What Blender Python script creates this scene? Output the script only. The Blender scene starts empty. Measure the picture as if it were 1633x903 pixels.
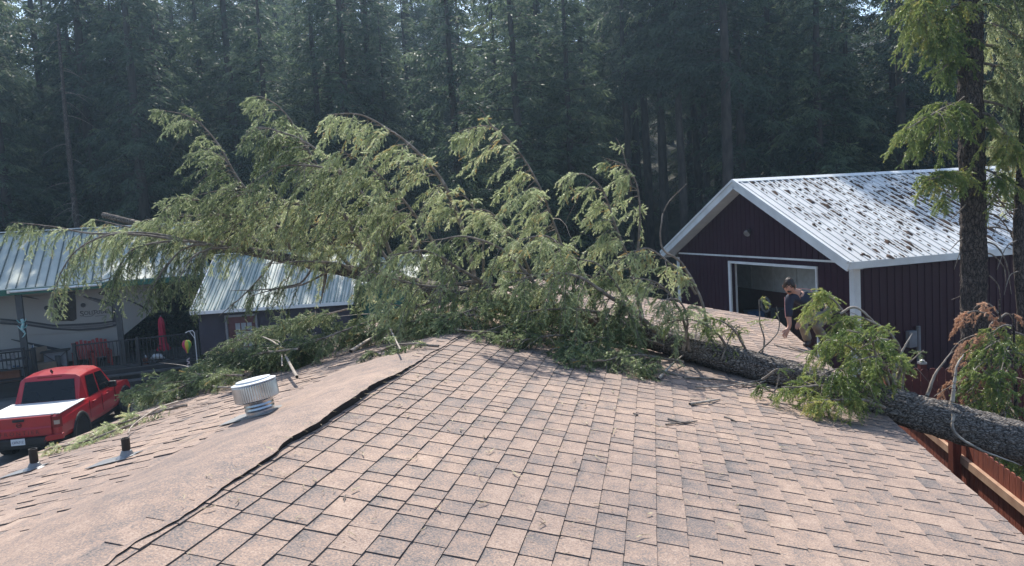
import bpy, bmesh, math, random
import numpy as np
from mathutils import Vector, Matrix

# ------------------------------------------------------------------ camera, sky, sun, exposure
S = bpy.context.scene
COL = S.collection
HC = 5.2                                   # camera height above the yard
PITCH, ROLL = math.radians(4.87), math.radians(3.5)
FPX, PW, PH = 1200.0, 1633, 903
cd = bpy.data.cameras.new('camera')
cam = bpy.data.objects.new('camera', cd); COL.objects.link(cam)
fv = Vector((0, math.cos(PITCH), -math.sin(PITCH)))
r0 = Vector((1, 0, 0)); u0 = r0.cross(fv)
rv = r0*math.cos(ROLL) - u0*math.sin(ROLL)
uv = r0*math.sin(ROLL) + u0*math.cos(ROLL)
cam.matrix_world = Matrix(((rv.x, uv.x, -fv.x, 0), (rv.y, uv.y, -fv.y, 0), (rv.z, uv.z, -fv.z, HC), (0, 0, 0, 1)))
cd.sensor_fit = 'HORIZONTAL'; cd.sensor_width = 36; cd.lens = 36*FPX/PW
cd.clip_start = 0.05; cd.clip_end = 2000
S.camera = cam

SUN_AZ, SUN_EL = math.radians(-9), math.radians(50)
w = bpy.data.worlds.new('World'); S.world = w; w.use_nodes = True
nt = w.node_tree; nt.nodes.clear()
sky = nt.nodes.new('ShaderNodeTexSky'); sky.sky_type = 'NISHITA'; sky.sun_disc = False
sky.sun_elevation = SUN_EL; sky.sun_rotation = SUN_AZ; sky.air_density = 1.0; sky.dust_density = 1.0
bg = nt.nodes.new('ShaderNodeBackground'); bg.inputs['Strength'].default_value = 0.15
wo = nt.nodes.new('ShaderNodeOutputWorld')
nt.links.new(sky.outputs[0], bg.inputs[0]); nt.links.new(bg.outputs[0], wo.inputs[0])
ld = bpy.data.lights.new('sun', 'SUN'); ld.energy = 4.6; ld.angle = math.radians(0.53); ld.color = (1, .945, .86)
sun = bpy.data.objects.new('sun', ld); COL.objects.link(sun)
sd = Vector((math.sin(SUN_AZ)*math.cos(SUN_EL), math.cos(SUN_AZ)*math.cos(SUN_EL), math.sin(SUN_EL)))
sun.rotation_euler = sd.to_track_quat('Z', 'Y').to_euler(); sun.location = (0, 0, 40)
S.view_settings.view_transform = 'Standard'; S.view_settings.look = 'None'
S.view_settings.exposure = 0.72; S.view_settings.gamma = 1; S.view_settings.use_curve_mapping = False
S.cycles.max_bounces = 10; S.cycles.diffuse_bounces = 6; S.cycles.transmission_bounces = 8
S.cycles.transparent_max_bounces = 8; S.cycles.volume_bounces = 0
S.cycles.use_denoising = True
S.cycles.sample_clamp_indirect = 6

rng = np.random.default_rng(7)
random.seed(7)
CAM = Vector((0, 0, HC))

# ------------------------------------------------------------------ helpers
def ray(x, y): return fv + rv*((x-PW/2)/FPX) - uv*((y-PH/2)/FPX)
def P(x, y, Y):                             # world point seen at a pixel, at forward distance Y
    d = ray(x, y); return CAM + d*(Y/d.y)
def PZ(x, y, z):                            # world point seen at a pixel, at height z
    d = ray(x, y); return CAM + d*((z-HC)/d.z)
def PPl(x, y, p0, n):                       # world point seen at a pixel, on a plane
    d = ray(x, y); return CAM + d*((Vector(p0)-CAM).dot(n)/d.dot(n))

def tag(o, label=None, cat=None, group=None, kind=None):
    if label: o['label'] = label
    if cat: o['category'] = cat
    if group: o['group'] = group
    if kind: o['kind'] = kind
    return o
def empty(name, loc=(0, 0, 0), rz=0.0):
    o = bpy.data.objects.new(name, None); COL.objects.link(o); o.location = loc; o.rotation_euler = (0, 0, rz)
    o.empty_display_size = .2
    return o
def link(name, me, m, parent=None, smooth=False):
    o = bpy.data.objects.new(name, me); COL.objects.link(o)
    if m is not None and not me.materials: me.materials.append(m)
    if parent: o.parent = parent
    me.polygons.foreach_set('use_smooth', np.full(len(me.polygons), bool(smooth)))
    return o
def mesh_np(name, V, F, attrs=None):
    """V (n,3), F (m,k) equal sided faces."""
    V = np.ascontiguousarray(V, dtype=np.float32); F = np.ascontiguousarray(F, dtype=np.int32)
    me = bpy.data.meshes.new(name)
    m, k = F.shape
    me.vertices.add(len(V)); me.vertices.foreach_set('co', V.ravel())
    me.loops.add(m*k); me.loops.foreach_set('vertex_index', F.ravel())
    me.polygons.add(m); me.polygons.foreach_set('loop_start', np.arange(0, m*k, k, dtype=np.int32))
    try: me.polygons.foreach_set('loop_total', np.full(m, k, dtype=np.int32))
    except Exception: pass
    if attrs:
        for nm, arr in attrs.items():
            a = me.attributes.new(nm, 'FLOAT', 'POINT'); a.data.foreach_set('value', np.ascontiguousarray(arr, dtype=np.float32))
    me.update(calc_edges=True)
    return me

class MB:
    """collects polygons, boxes, tubes; build() links them as one mesh object"""
    def __init__(s): s.v = []; s.f = []
    def poly(s, pts):
        b = len(s.v); s.v += [tuple(p) for p in pts]; s.f.append(tuple(range(b, b+len(pts)))); return s
    def mesh(s, vs, fs):
        b = len(s.v); s.v += [tuple(p) for p in vs]; s.f += [tuple(i+b for i in f) for f in fs]; return s
    def box(s, x0, x1, y0, y1, z0, z1):
        vs = [(x0,y0,z0),(x1,y0,z0),(x1,y1,z0),(x0,y1,z0),(x0,y0,z1),(x1,y0,z1),(x1,y1,z1),(x0,y1,z1)]
        return s.mesh(vs, [(0,3,2,1),(4,5,6,7),(0,1,5,4),(1,2,6,5),(2,3,7,6),(3,0,4,7)])
    def bar(s, a, b, w, h, up=(0,0,1)):
        a = Vector(a); b = Vector(b); t = (b-a).normalized(); sx = t.cross(Vector(up))
        if sx.length < 1e-4: sx = t.cross(Vector((0,1,0)))
        sx.normalize(); sz = sx.cross(t).normalized()
        vs = [p+sx*i*w/2+sz*j*h/2 for p in (a, b) for i, j in ((-1,-1),(1,-1),(1,1),(-1,1))]
        return s.mesh(vs, [(0,1,2,3),(7,6,5,4),(0,4,5,1),(1,5,6,2),(2,6,7,3),(3,7,4,0)])
    def tube(s, pts, radii, n=8, cap=True):
        pts = [Vector(p) for p in pts]
        if not hasattr(radii, '__len__'): radii = [radii]*len(pts)
        t0 = (pts[1]-pts[0]).normalized(); x = t0.cross(Vector((0.13,0.2,1)));
        if x.length < 1e-3: x = t0.cross(Vector((1,0,0)))
        x.normalize(); vs = []
        for i, p in enumerate(pts):
            t = (pts[min(i+1,len(pts)-1)]-pts[max(i-1,0)]).normalized()
            x = (x - t*x.dot(t)).normalized(); y = t.cross(x)
            for k in range(n):
                a = 2*math.pi*k/n; vs.append(p+(x*math.cos(a)+y*math.sin(a))*radii[i])
        fs = []
        for i in range(len(pts)-1):
            for k in range(n):
                k2 = (k+1) % n; fs.append((i*n+k, i*n+k2, (i+1)*n+k2, (i+1)*n+k))
        if cap: fs.append(tuple(reversed(range(n)))); fs.append(tuple(range((len(pts)-1)*n, len(pts)*n)))
        return s.mesh(vs, fs)
    def lathe(s, prof, c=(0,0,0), n=24):
        vs = []; fs = []
        for r, z in prof:
            for k in range(n):
                a = 2*math.pi*k/n; vs.append((c[0]+r*math.cos(a), c[1]+r*math.sin(a), c[2]+z))
        for i in range(len(prof)-1):
            for k in range(n):
                k2 = (k+1) % n; fs.append((i*n+k, i*n+k2, (i+1)*n+k2, (i+1)*n+k))
        fs.append(tuple(reversed(range(n)))); fs.append(tuple(range((len(prof)-1)*n, len(prof)*n)))
        return s.mesh(vs, fs)
    def prism(s, pts2, a0, a1, fn):
        """extrude outline pts2 between a0 and a1; fn(p, a) -> xyz"""
        n = len(pts2)
        vs = [fn(p, a0) for p in pts2] + [fn(p, a1) for p in pts2]
        fs = [tuple(range(n)), tuple(reversed(range(n, 2*n)))]
        for k in range(n): k2 = (k+1) % n; fs.append((k, n+k, n+k2, k2))
        return s.mesh(vs, fs)
    def build(s, name, m, parent=None, smooth=False, bevel=0, fix=True):
        me = bpy.data.meshes.new(name); me.from_pydata([tuple(v) for v in s.v], [], s.f)
        if fix or bevel:
            bm = bmesh.new(); bm.from_mesh(me)
            if fix: bmesh.ops.recalc_face_normals(bm, faces=bm.faces)
            bm.to_mesh(me); bm.free()
        me.update()
        o = link(name, me, m, parent, smooth)
        if bevel:
            md = o.modifiers.new('bevel', 'BEVEL'); md.width = bevel; md.segments = 2; md.limit_method = 'ANGLE'; md.angle_limit = math.radians(40)
        return o

def catmull(pts, n):
    pts = np.array([list(p) for p in pts], float)
    Q = np.vstack([2*pts[0]-pts[1], pts, 2*pts[-1]-pts[-2]])
    seg = np.linalg.norm(np.diff(pts, axis=0), axis=1); cum = np.concatenate([[0], np.cumsum(seg)])
    ts = np.linspace(0, cum[-1], n); out = []
    for t in ts:
        i = min(np.searchsorted(cum, t, side='right')-1, len(pts)-2); i = max(i, 0)
        u = (t-cum[i])/max(seg[i], 1e-9)
        p0, p1, p2, p3 = Q[i], Q[i+1], Q[i+2], Q[i+3]
        out.append(.5*((2*p1)+(-p0+p2)*u+(2*p0-5*p1+4*p2-p3)*u*u+(-p0+3*p1-3*p2+p3)*u**3))
    return np.array(out)
def nrm(a): return a/np.maximum(np.linalg.norm(a, axis=-1, keepdims=True), 1e-9)

# ------------------------------------------------------------------ materials
def mat(name, col, rough=.7, col2=None, scale=6, detail=6, metal=0, bump=0, bscale=None, spec=.4, stretch=None, coat=0, c0=.35, c1=.65):
    m = bpy.data.materials.new(name); m.use_nodes = True; t = m.node_tree; b = t.nodes['Principled BSDF']
    b.inputs['Roughness'].default_value = rough; b.inputs['Metallic'].default_value = metal
    b.inputs['Specular IOR Level'].default_value = spec
    if coat: b.inputs['Coat Weight'].default_value = coat; b.inputs['Coat Roughness'].default_value = .05
    if col2 is None: col2 = tuple(min(1, c*.82) for c in col)
    tc = t.nodes.new('ShaderNodeTexCoord'); mp = t.nodes.new('ShaderNodeMapping')
    t.links.new(tc.outputs['Object'], mp.inputs[0])
    if stretch: mp.inputs['Scale'].default_value = stretch
    nz = t.nodes.new('ShaderNodeTexNoise'); nz.inputs['Scale'].default_value = scale; nz.inputs['Detail'].default_value = detail
    t.links.new(mp.outputs[0], nz.inputs['Vector'])
    cr = t.nodes.new('ShaderNodeValToRGB'); cr.color_ramp.elements[0].position = c0; cr.color_ramp.elements[1].position = c1
    cr.color_ramp.elements[0].color = (*col2, 1); cr.color_ramp.elements[1].color = (*col, 1)
    t.links.new(nz.outputs['Fac'], cr.inputs[0]); t.links.new(cr.outputs[0], b.inputs['Base Color'])
    if bump:
        n2 = t.nodes.new('ShaderNodeTexNoise'); n2.inputs['Scale'].default_value = bscale or scale*4; n2.inputs['Detail'].default_value = 6
        t.links.new(mp.outputs[0], n2.inputs['Vector'])
        bp = t.nodes.new('ShaderNodeBump'); bp.inputs['Strength'].default_value = bump; bp.inputs['Distance'].default_value = .02
        t.links.new(n2.outputs['Fac'], bp.inputs['Height']); t.links.new(bp.outputs[0], b.inputs['Normal'])
    return m

def leaf_mat(name, ramp, transl=.35, rough=.55, spec=.3):
    """needles: colour by the per-shoot 'tint' attribute, light passes through"""
    m = bpy.data.materials.new(name); m.use_nodes = True; t = m.node_tree; b = t.nodes['Principled BSDF']
    b.inputs['Roughness'].default_value = rough; b.inputs['Specular IOR Level'].default_value = spec
    at = t.nodes.new('ShaderNodeAttribute'); at.attribute_name = 'tint'
    cr = t.nodes.new('ShaderNodeValToRGB')
    while len(cr.color_ramp.elements) < len(ramp): cr.color_ramp.elements.new(.5)
    for e, (p, c) in zip(cr.color_ramp.elements, ramp): e.position = p; e.color = (*c, 1)
    oi = t.nodes.new('ShaderNodeObjectInfo'); ad = t.nodes.new('ShaderNodeMath'); ad.operation = 'MULTIPLY_ADD'
    ad.inputs[1].default_value = .38; t.links.new(oi.outputs['Random'], ad.inputs[0])
    sb = t.nodes.new('ShaderNodeMath'); sb.operation = 'SUBTRACT'; sb.inputs[1].default_value = .19
    t.links.new(at.outputs['Fac'], ad.inputs[2]); t.links.new(ad.outputs[0], sb.inputs[0])
    t.links.new(sb.outputs[0], cr.inputs[0]); t.links.new(cr.outputs[0], b.inputs['Base Color'])
    tr = t.nodes.new('ShaderNodeBsdfTranslucent'); t.links.new(cr.outputs[0], tr.inputs['Color'])
    mx = t.nodes.new('ShaderNodeMixShader'); mx.inputs[0].default_value = transl
    t.links.new(b.outputs[0], mx.inputs[1]); t.links.new(tr.outputs[0], mx.inputs[2])
    t.links.new(mx.outputs[0], t.nodes['Material Output'].inputs[0])
    return m

def shingle_mat():
    m = bpy.data.materials.new('shingle_granules'); m.use_nodes = True; t = m.node_tree; b = t.nodes['Principled BSDF']
    b.inputs['Roughness'].default_value = .85; b.inputs['Specular IOR Level'].default_value = .25
    at = t.nodes.new('ShaderNodeAttribute'); at.attribute_name = 'tint'
    tc = t.nodes.new('ShaderNodeTexCoord')
    n1 = t.nodes.new('ShaderNodeTexNoise'); n1.inputs['Scale'].default_value = 95; n1.inputs['Detail'].default_value = 4; n1.inputs['Roughness'].default_value = .75
    n2 = t.nodes.new('ShaderNodeTexNoise'); n2.inputs['Scale'].default_value = 9; n2.inputs['Detail'].default_value = 5
    n3 = t.nodes.new('ShaderNodeTexNoise'); n3.inputs['Scale'].default_value = .7; n3.inputs['Detail'].default_value = 4
    for n in (n1, n2, n3): t.links.new(tc.outputs['Object'], n.inputs['Vector'])
    def mth(op, a, bb):
        x = t.nodes.new('ShaderNodeMath'); x.operation = op
        for i, q in enumerate((a, bb)):
            if isinstance(q, (int, float)): x.inputs[i].default_value = q
            else: t.links.new(q, x.inputs[i])
        return x.outputs[0]
    v = mth('ADD', at.outputs['Fac'], mth('MULTIPLY', mth('SUBTRACT', n2.outputs['Fac'], .5), .9))
    v = mth('ADD', v, mth('MULTIPLY', mth('SUBTRACT', n1.outputs['Fac'], .5), 2.9))
    cr = t.nodes.new('ShaderNodeValToRGB'); E = cr.color_ramp.elements
    E[0].position = .0; E[0].color = (.10, .095, .095, 1); E[1].position = 1.0; E[1].color = (.42, .325, .262, 1)
    e = E.new(.36); e.color = (.215, .186, .172, 1); e = E.new(.62); e.color = (.305, .216, .168, 1)
    t.links.new(v, cr.inputs[0])
    mx = t.nodes.new('ShaderNodeMixRGB'); mx.blend_type = 'MULTIPLY'; mx.inputs[0].default_value = 1
    c3 = t.nodes.new('ShaderNodeValToRGB'); c3.color_ramp.elements[0].position = .3; c3.color_ramp.elements[0].color = (.82, .82, .84, 1)
    c3.color_ramp.elements[1].position = .7; c3.color_ramp.elements[1].color = (1.08, 1.05, 1.02, 1)
    t.links.new(n3.outputs['Fac'], c3.inputs[0]); t.links.new(cr.outputs[0], mx.inputs[1]); t.links.new(c3.outputs[0], mx.inputs[2])
    t.links.new(mx.outputs[0], b.inputs['Base Color'])
    bp = t.nodes.new('ShaderNodeBump'); bp.inputs['Strength'].default_value = .5; bp.inputs['Distance'].default_value = .004
    t.links.new(n1.outputs['Fac'], bp.inputs['Height']); t.links.new(bp.outputs[0], b.inputs['Normal'])
    return m

def bark_mat(name, hi, mid, lo, stretch, bump):
    m = bpy.data.materials.new(name); m.use_nodes = True; t = m.node_tree; b = t.nodes['Principled BSDF']
    b.inputs['Roughness'].default_value = .92; b.inputs['Specular IOR Level'].default_value = .25
    tc = t.nodes.new('ShaderNodeTexCoord'); mp = t.nodes.new('ShaderNodeMapping'); mp.inputs['Scale'].default_value = stretch
    nz = t.nodes.new('ShaderNodeTexNoise'); nz.inputs['Scale'].default_value = 5; nz.inputs['Detail'].default_value = 5
    t.links.new(tc.outputs['Object'], nz.inputs['Vector'])
    wp = t.nodes.new('ShaderNodeMixRGB'); wp.blend_type = 'LINEAR_LIGHT'; wp.inputs[0].default_value = .10
    t.links.new(tc.outputs['Object'], wp.inputs[1]); t.links.new(nz.outputs['Color'], wp.inputs[2]); t.links.new(wp.outputs[0], mp.inputs[0])
    vo = t.nodes.new('ShaderNodeTexVoronoi'); vo.feature = 'DISTANCE_TO_EDGE'; vo.inputs['Scale'].default_value = 1
    t.links.new(mp.outputs[0], vo.inputs['Vector'])
    n2 = t.nodes.new('ShaderNodeTexNoise'); n2.inputs['Scale'].default_value = 45; n2.inputs['Detail'].default_value = 6; t.links.new(tc.outputs['Object'], n2.inputs['Vector'])
    ad = t.nodes.new('ShaderNodeMath'); ad.operation = 'MULTIPLY_ADD'; ad.inputs[1].default_value = .55; t.links.new(n2.outputs['Fac'], ad.inputs[0]); t.links.new(vo.outputs['Distance'], ad.inputs[2])
    cr = t.nodes.new('ShaderNodeValToRGB'); E = cr.color_ramp.elements
    E[0].position = .26; E[0].color = (*lo, 1); E[1].position = .68; E[1].color = (*hi, 1); e = E.new(.40); e.color = (*mid, 1)
    t.links.new(ad.outputs[0], cr.inputs[0]); t.links.new(cr.outputs[0], b.inputs['Base Color'])
    bp = t.nodes.new('ShaderNodeBump'); bp.inputs['Strength'].default_value = bump; bp.inputs['Distance'].default_value = .03
    t.links.new(ad.outputs[0], bp.inputs['Height']); t.links.new(bp.outputs[0], b.inputs['Normal'])
    return m

M = {}
M['shingle'] = shingle_mat()
M['felt_gap_shade'] = mat('black_felt_gap_shade', (.015, .014, .014), .95)  # roof felt; its black also paints the shade in the ridge gap
M['house_paint'] = mat('house_paint', (.32, .27, .22), .8)
M['white_metal'] = mat('white_metal_trim', (.72, .74, .74), .45, scale=2)
M['barn_roof'] = mat('pale_roof_metal', (.68, .68, .66), .38, (.56, .56, .55), scale=1.2, metal=.0, spec=.6)
M['barn_wall'] = mat('maroon_barn_metal', (.034, .0075, .018), .5, (.028, .006, .015), scale=.8, spec=.22)
M['barn_side'] = M['barn_wall']
M['grey_paint'] = mat('grey_barn_lining', (.52, .56, .58), .8)
M['maroon_dark'] = mat('barn_inner_red', (.10, .035, .035), .8)
M['bark'] = bark_mat('fir_bark', (.15, .12, .10), (.075, .058, .05), (.016, .013, .012), (22, 22, 5), 1.0)
M['bark_far'] = mat('forest_bark', (.06, .048, .042), .95, (.025, .02, .018), scale=6, stretch=(1, 1, .3))
M['bark_log'] = bark_mat('log_bark', (.30, .27, .24), (.15, .13, .115), (.035, .03, .027), (15, 46, 46), .8)
M['twig'] = mat('twig_bark', (.28, .235, .195), .9, (.12, .095, .075), scale=14)
M['pale_wood'] = mat('bare_pale_wood', (.42, .37, .31), .85, (.22, .18, .15), scale=10)
M['needle'] = leaf_mat('fir_needles', [(0, (.045, .078, .038)), (.28, (.155, .205, .092)), (.6, (.43, .49, .26)), (.9, (.68, .71, .43)), (1, (.50, .36, .14))], .55, .35, .7)
M['needle_fresh'] = leaf_mat('fresh_fir_needles', [(0, (.05, .09, .026)), (.35, (.15, .22, .06)), (.75, (.34, .40, .12)), (1, (.50, .45, .14))], .5, .35, .7)
M['needle_brown'] = leaf_mat('dead_brown_needles', [(0, (.30, .15, .09)), (.5, (.55, .32, .20)), (1, (.72, .50, .36))], .5)
M['needle_far'] = leaf_mat('forest_needles', [(0, (.022, .042, .028)), (.45, (.065, .10, .062)), (.8, (.15, .20, .11)), (1, (.22, .25, .11))], .55)
M['needle_rust'] = leaf_mat('rusty_forest_needles', [(0, (.022, .042, .028)), (.45, (.065, .10, .062)), (.62, (.12, .12, .06)), (.8, (.26, .11, .06)), (1, (.30, .12, .06))], .5)
M['roof_litter'] = mat('roof_litter_bits', (.40, .34, .22), .9, (.09, .06, .04), scale=30, c0=.42, c1=.58)
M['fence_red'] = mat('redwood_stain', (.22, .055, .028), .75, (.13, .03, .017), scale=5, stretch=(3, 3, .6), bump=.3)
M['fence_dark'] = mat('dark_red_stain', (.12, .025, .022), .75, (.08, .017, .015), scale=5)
M['lumber'] = mat('fresh_lumber', (.42, .27, .18), .8, (.3, .17, .11), scale=4)
M['truck_red'] = mat('truck_red_paint', (.42, .010, .018), .38, (.34, .012, .018), scale=2.5, spec=.45, coat=.5)
M['black_plastic'] = mat('black_plastic', (.018, .018, .02), .55)
M['rubber'] = mat('tyre_rubber', (.02, .02, .021), .85)
M['glass_dark'] = mat('tinted_glass', (.008, .010, .012), .12, spec=.3)
M['tonneau'] = mat('white_bed_cover', (.78, .76, .73), .5, scale=2)
M['rim'] = mat('dark_alloy', (.07, .07, .075), .35, metal=.7)
M['lamp_red'] = mat('red_lamp_lens', (.22, .02, .02), .2)
M['lamp_pale'] = mat('pale_lamp_lens', (.45, .36, .30), .2)
M['plate'] = mat('plate_white', (.70, .74, .78), .5)
M['ink'] = mat('plate_ink', (.03, .04, .12), .6)
M['emblem'] = mat('emblem_dark', (.10, .012, .016), .4)
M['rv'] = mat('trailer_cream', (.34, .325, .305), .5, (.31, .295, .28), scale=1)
M['rv_dark'] = mat('trailer_charcoal', (.035, .035, .042), .5)
M['rv_mid'] = mat('trailer_grey_stripe', (.16, .15, .155), .5)
M['green_trim'] = mat('green_metal_trim', (.02, .115, .075), .5, spec=.4)
M['green_roof'] = mat('pale_green_roof', (.50, .53, .47), .42, (.41, .45, .40), scale=1.5, spec=.6)
M['rib_dark'] = mat('shed_roof_rib', (.22, .30, .28), .5)
M['seam_shade'] = mat('roof_seam', (.09, .13, .12), .5)  # rib shade on the porch roof, put into the dark seam colour
M['post'] = mat('grey_brown_post', (.085, .082, .08), .8)
M['deck'] = mat('deck_boards', (.13, .12, .115), .85, (.08, .075, .07), scale=3)
M['rail'] = mat('dark_rail_metal', (.035, .033, .035), .6)
M['screen'] = mat('dark_shade_cloth', (.052, .046, .060), .9, (.042, .037, .05), scale=2, bump=.4, bscale=2.0)
M['door_brown'] = mat('door_brown_red', (.10, .035, .035), .7)
M['pane'] = mat('pale_pane', (.26, .29, .31), .2)
M['red_fabric'] = mat('red_fabric', (.46, .015, .05), .8, (.36, .01, .035), scale=6)
M['red_chair'] = mat('red_chair_plastic', (.34, .03, .025), .6)
M['beige'] = mat('beige_cushion', (.22, .16, .11), .85)
M['grey_box'] = mat('grey_cabinet', (.20, .20, .21), .8)
M['galv'] = mat('galvanised_steel', (.56, .57, .58), .28, (.36, .37, .38), scale=7, metal=1)
M['lead'] = mat('lead_flashing', (.26, .265, .27), .5, metal=.5)
M['pipe'] = mat('black_pipe', (.016, .016, .017), .5)
M['ground'] = mat('yard_gravel', (.20, .185, .17), .95, (.11, .10, .092), scale=1.6, detail=10, bump=.6, bscale=40)
M['forest_floor'] = mat('forest_floor', (.06, .055, .035), .98, (.03, .03, .018), scale=.8, detail=8)
M['litter'] = mat('needle_litter', (.10, .055, .034), .95, (.035, .022, .016), scale=12)
M['skin'] = mat('skin', (.46, .25, .18), .55, (.42, .22, .155), scale=8)
M['hair'] = mat('dark_brown_hair', (.035, .022, .016), .5, (.02, .013, .01), scale=40)
M['navy'] = mat('navy_shirt', (.028, .032, .055), .8, (.02, .024, .042), scale=10)
M['shirt_stripe'] = mat('pale_red_stripe', (.62, .30, .28), .8)
M['khaki'] = mat('khaki_trousers', (.25, .21, .16), .85, (.19, .16, .12), scale=9)
M['shoe'] = mat('brown_shoe', (.045, .03, .024), .6)
M['white_light'] = mat('white_tube', (.8, .8, .78), .4)
M['teal'] = mat('teal_ceramic', (.10, .38, .36), .25, (.5, .6, .58), scale=14)
M['rust_post'] = mat('rusty_post', (.17, .06, .04), .85)
M['blue'] = mat('blue_plastic', (.03, .09, .22), .4)
M['solar'] = mat('solar_cap', (.35, .35, .35), .4, metal=.4)
M['green_wall'] = mat('green_wall_metal', (.012, .06, .042), .6)
M['orange_tote'] = mat('orange_tote', (.22, .09, .05), .7)
for nm, c in (('yellow', (.6, .5, .05)), ('magenta', (.5, .03, .12)), ('lime', (.15, .4, .06)), ('black', (.02, .02, .02)), ('orange', (.6, .2, .03)), ('pinkwhite', (.6, .5, .5))):
    M[nm] = mat(nm+'_cloth', c, .7)

# ------------------------------------------------------------------ ground and hillside
def terrain(x, y):
    return np.maximum(0, y-39)**1.05*.26 + np.maximum(0, y-39)*0
xs = np.concatenate([np.linspace(-400, -60, 18), np.linspace(-55, 55, 56), np.linspace(60, 400, 18)])
ys = np.concatenate([np.linspace(-400, -20, 16), np.linspace(-15, 36, 26), np.linspace(38, 160, 62), np.linspace(165, 400, 12)])
X, Y = np.meshgrid(xs, ys); Z = terrain(X, Y)
Z = np.where(Y > 39, Z + .25*np.sin(X*.6)*np.sin(Y*.5), Z); Z = np.minimum(Z, 40)
V = np.stack([X, Y, Z], -1).reshape(-1, 3); nx = len(xs); ny = len(ys)
idx = (np.arange(ny-1)[:, None]*nx + np.arange(nx-1)[None, :]).ravel()
Fq = np.stack([idx, idx+1, idx+1+nx, idx+nx], -1)
cent = V[Fq].mean(1)
yard = cent[:, 1] < 37
tag(link('ground', mesh_np('ground', V, Fq[yard]), M['ground']), kind='structure')
tag(link('forest_hillside', mesh_np('forest_hillside', V, Fq[~yard]), M['forest_floor']), kind='structure')
for o in COL.objects:
    if o.type == 'MESH':
        bm = bmesh.new(); bm.from_mesh(o.data); bmesh.ops.delete(bm, geom=[v for v in bm.verts if not v.link_faces], context='VERTS'); bm.to_mesh(o.data); bm.free()

# ------------------------------------------------------------------ the shingled house we stand on
AZ = math.radians(10.82)
hU = Vector((math.sin(AZ), math.cos(AZ), 0)); hR = Vector((math.cos(AZ), -math.sin(AZ), 0))
RP = .22                                   # roof pitch
EYE = 1.70
UR = -2.24                                 # lateral of the ridge line
UE, UL = 2.20, -6.40                       # eaves
V0, V1 = -4.0, 14.62                       # gable ends
def zR(u): return HC-EYE-RP*u
ZRIDGE = zR(UR)
def zL(u): return ZRIDGE - RP*(UR-u)
def HP(u, v, dz=0.0):                       # point on the roof skin
    z = zR(u) if u >= UR else zL(u)
    p = hR*u + hU*v; return Vector((p.x, p.y, z+dz))
nRt = Vector((hR.x*RP, hR.y*RP, 1)); nLt = Vector((-hR.x*RP, -hR.y*RP, 1))
def onR(x, y, dz=0.0):
    q = PPl(x, y, HP(0, 0, dz), nRt); return q
def onL(x, y, dz=0.0):
    q = PPl(x, y, HP(UR-1, 0, dz), nLt); return q

house = tag(empty('house', (0, 0, 0)), 'low brown shingled gable house crossed by the fallen tree', 'house')
def shingles(sgn):
    """staggered tabs, each a thin raised wedge with its own shade"""
    vs = []; fs = []; tint = []
    n = nRt.normalized() if sgn > 0 else nLt.normalized()
    dn = Vector((hR.x*sgn, hR.y*sgn, -RP)).normalized()      # down the slope
    top = HP(UR, 0); L = (UE-UR if sgn > 0 else UR-UL)/math.cos(math.atan(RP))
    expo = .160; ncr = int(math.ceil(L/expo))
    for c in range(ncr):
        s0 = c*expo; s1 = min(L, s0+expo)
        v = V0 + random.uniform(-.2, 0)
        while v < V1:
            ln = random.choice((.12, .17, .20, .22, .24, .26)) * random.uniform(.92, 1.08)
            va, vb = max(V0, v), min(V1, v+ln); v += ln
            if vb-va < .01: continue
            e = random.uniform(0, 1)
            near = .0035 + .003*e if sgn > 0 else (.0005 if s0 < .72 else .001 + .009*random.random()**2)
            far = .0005
            base = top + dn*s0; b1 = top + dn*s1
            j = random.uniform(-.003, .003); b1j = b1 + dn*j
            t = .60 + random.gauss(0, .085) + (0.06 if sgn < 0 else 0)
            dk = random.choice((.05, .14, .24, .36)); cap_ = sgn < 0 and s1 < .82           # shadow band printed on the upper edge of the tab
            i0 = len(vs)
            hs = (.001, .0085 if sgn > 0 else (.002 if cap_ else .005))
            mid = base + (b1-base)*random.uniform(.35, .6)
            rows = ((base, hs[0]), (mid, .6*hs[1]), (b1j, hs[1]))
            for q, (bp, h) in enumerate(rows):
                for vv, ex in ((va, near), (vb, far)):
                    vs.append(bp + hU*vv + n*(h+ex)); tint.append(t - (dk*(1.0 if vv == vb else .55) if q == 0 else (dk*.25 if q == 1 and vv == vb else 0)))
            a = i0
            fs += [(a, a+1, a+3, a+2), (a+2, a+3, a+5, a+4)]
            # butt edge and near edge get vertices of their own
            k = len(vs)
            vs += [vs[a+4], vs[a+5], b1j + hU*va - n*.004, b1j + hU*vb - n*.004]; tint += [.0]*4
            fs.append((k, k+1, k+3, k+2))
            k = len(vs)
            vs += [vs[a], vs[a+2], vs[a+4], base + hU*va - n*.004, mid + hU*va - n*.004, b1j + hU*va - n*.004]; tint += [.0]*6
            fs += [(k, k+1, k+4, k+3), (k+1, k+2, k+5, k+4)]
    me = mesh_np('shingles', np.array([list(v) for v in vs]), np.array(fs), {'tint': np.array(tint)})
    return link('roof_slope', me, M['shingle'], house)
sl_r = shingles(1); sl_l = shingles(-1)
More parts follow.
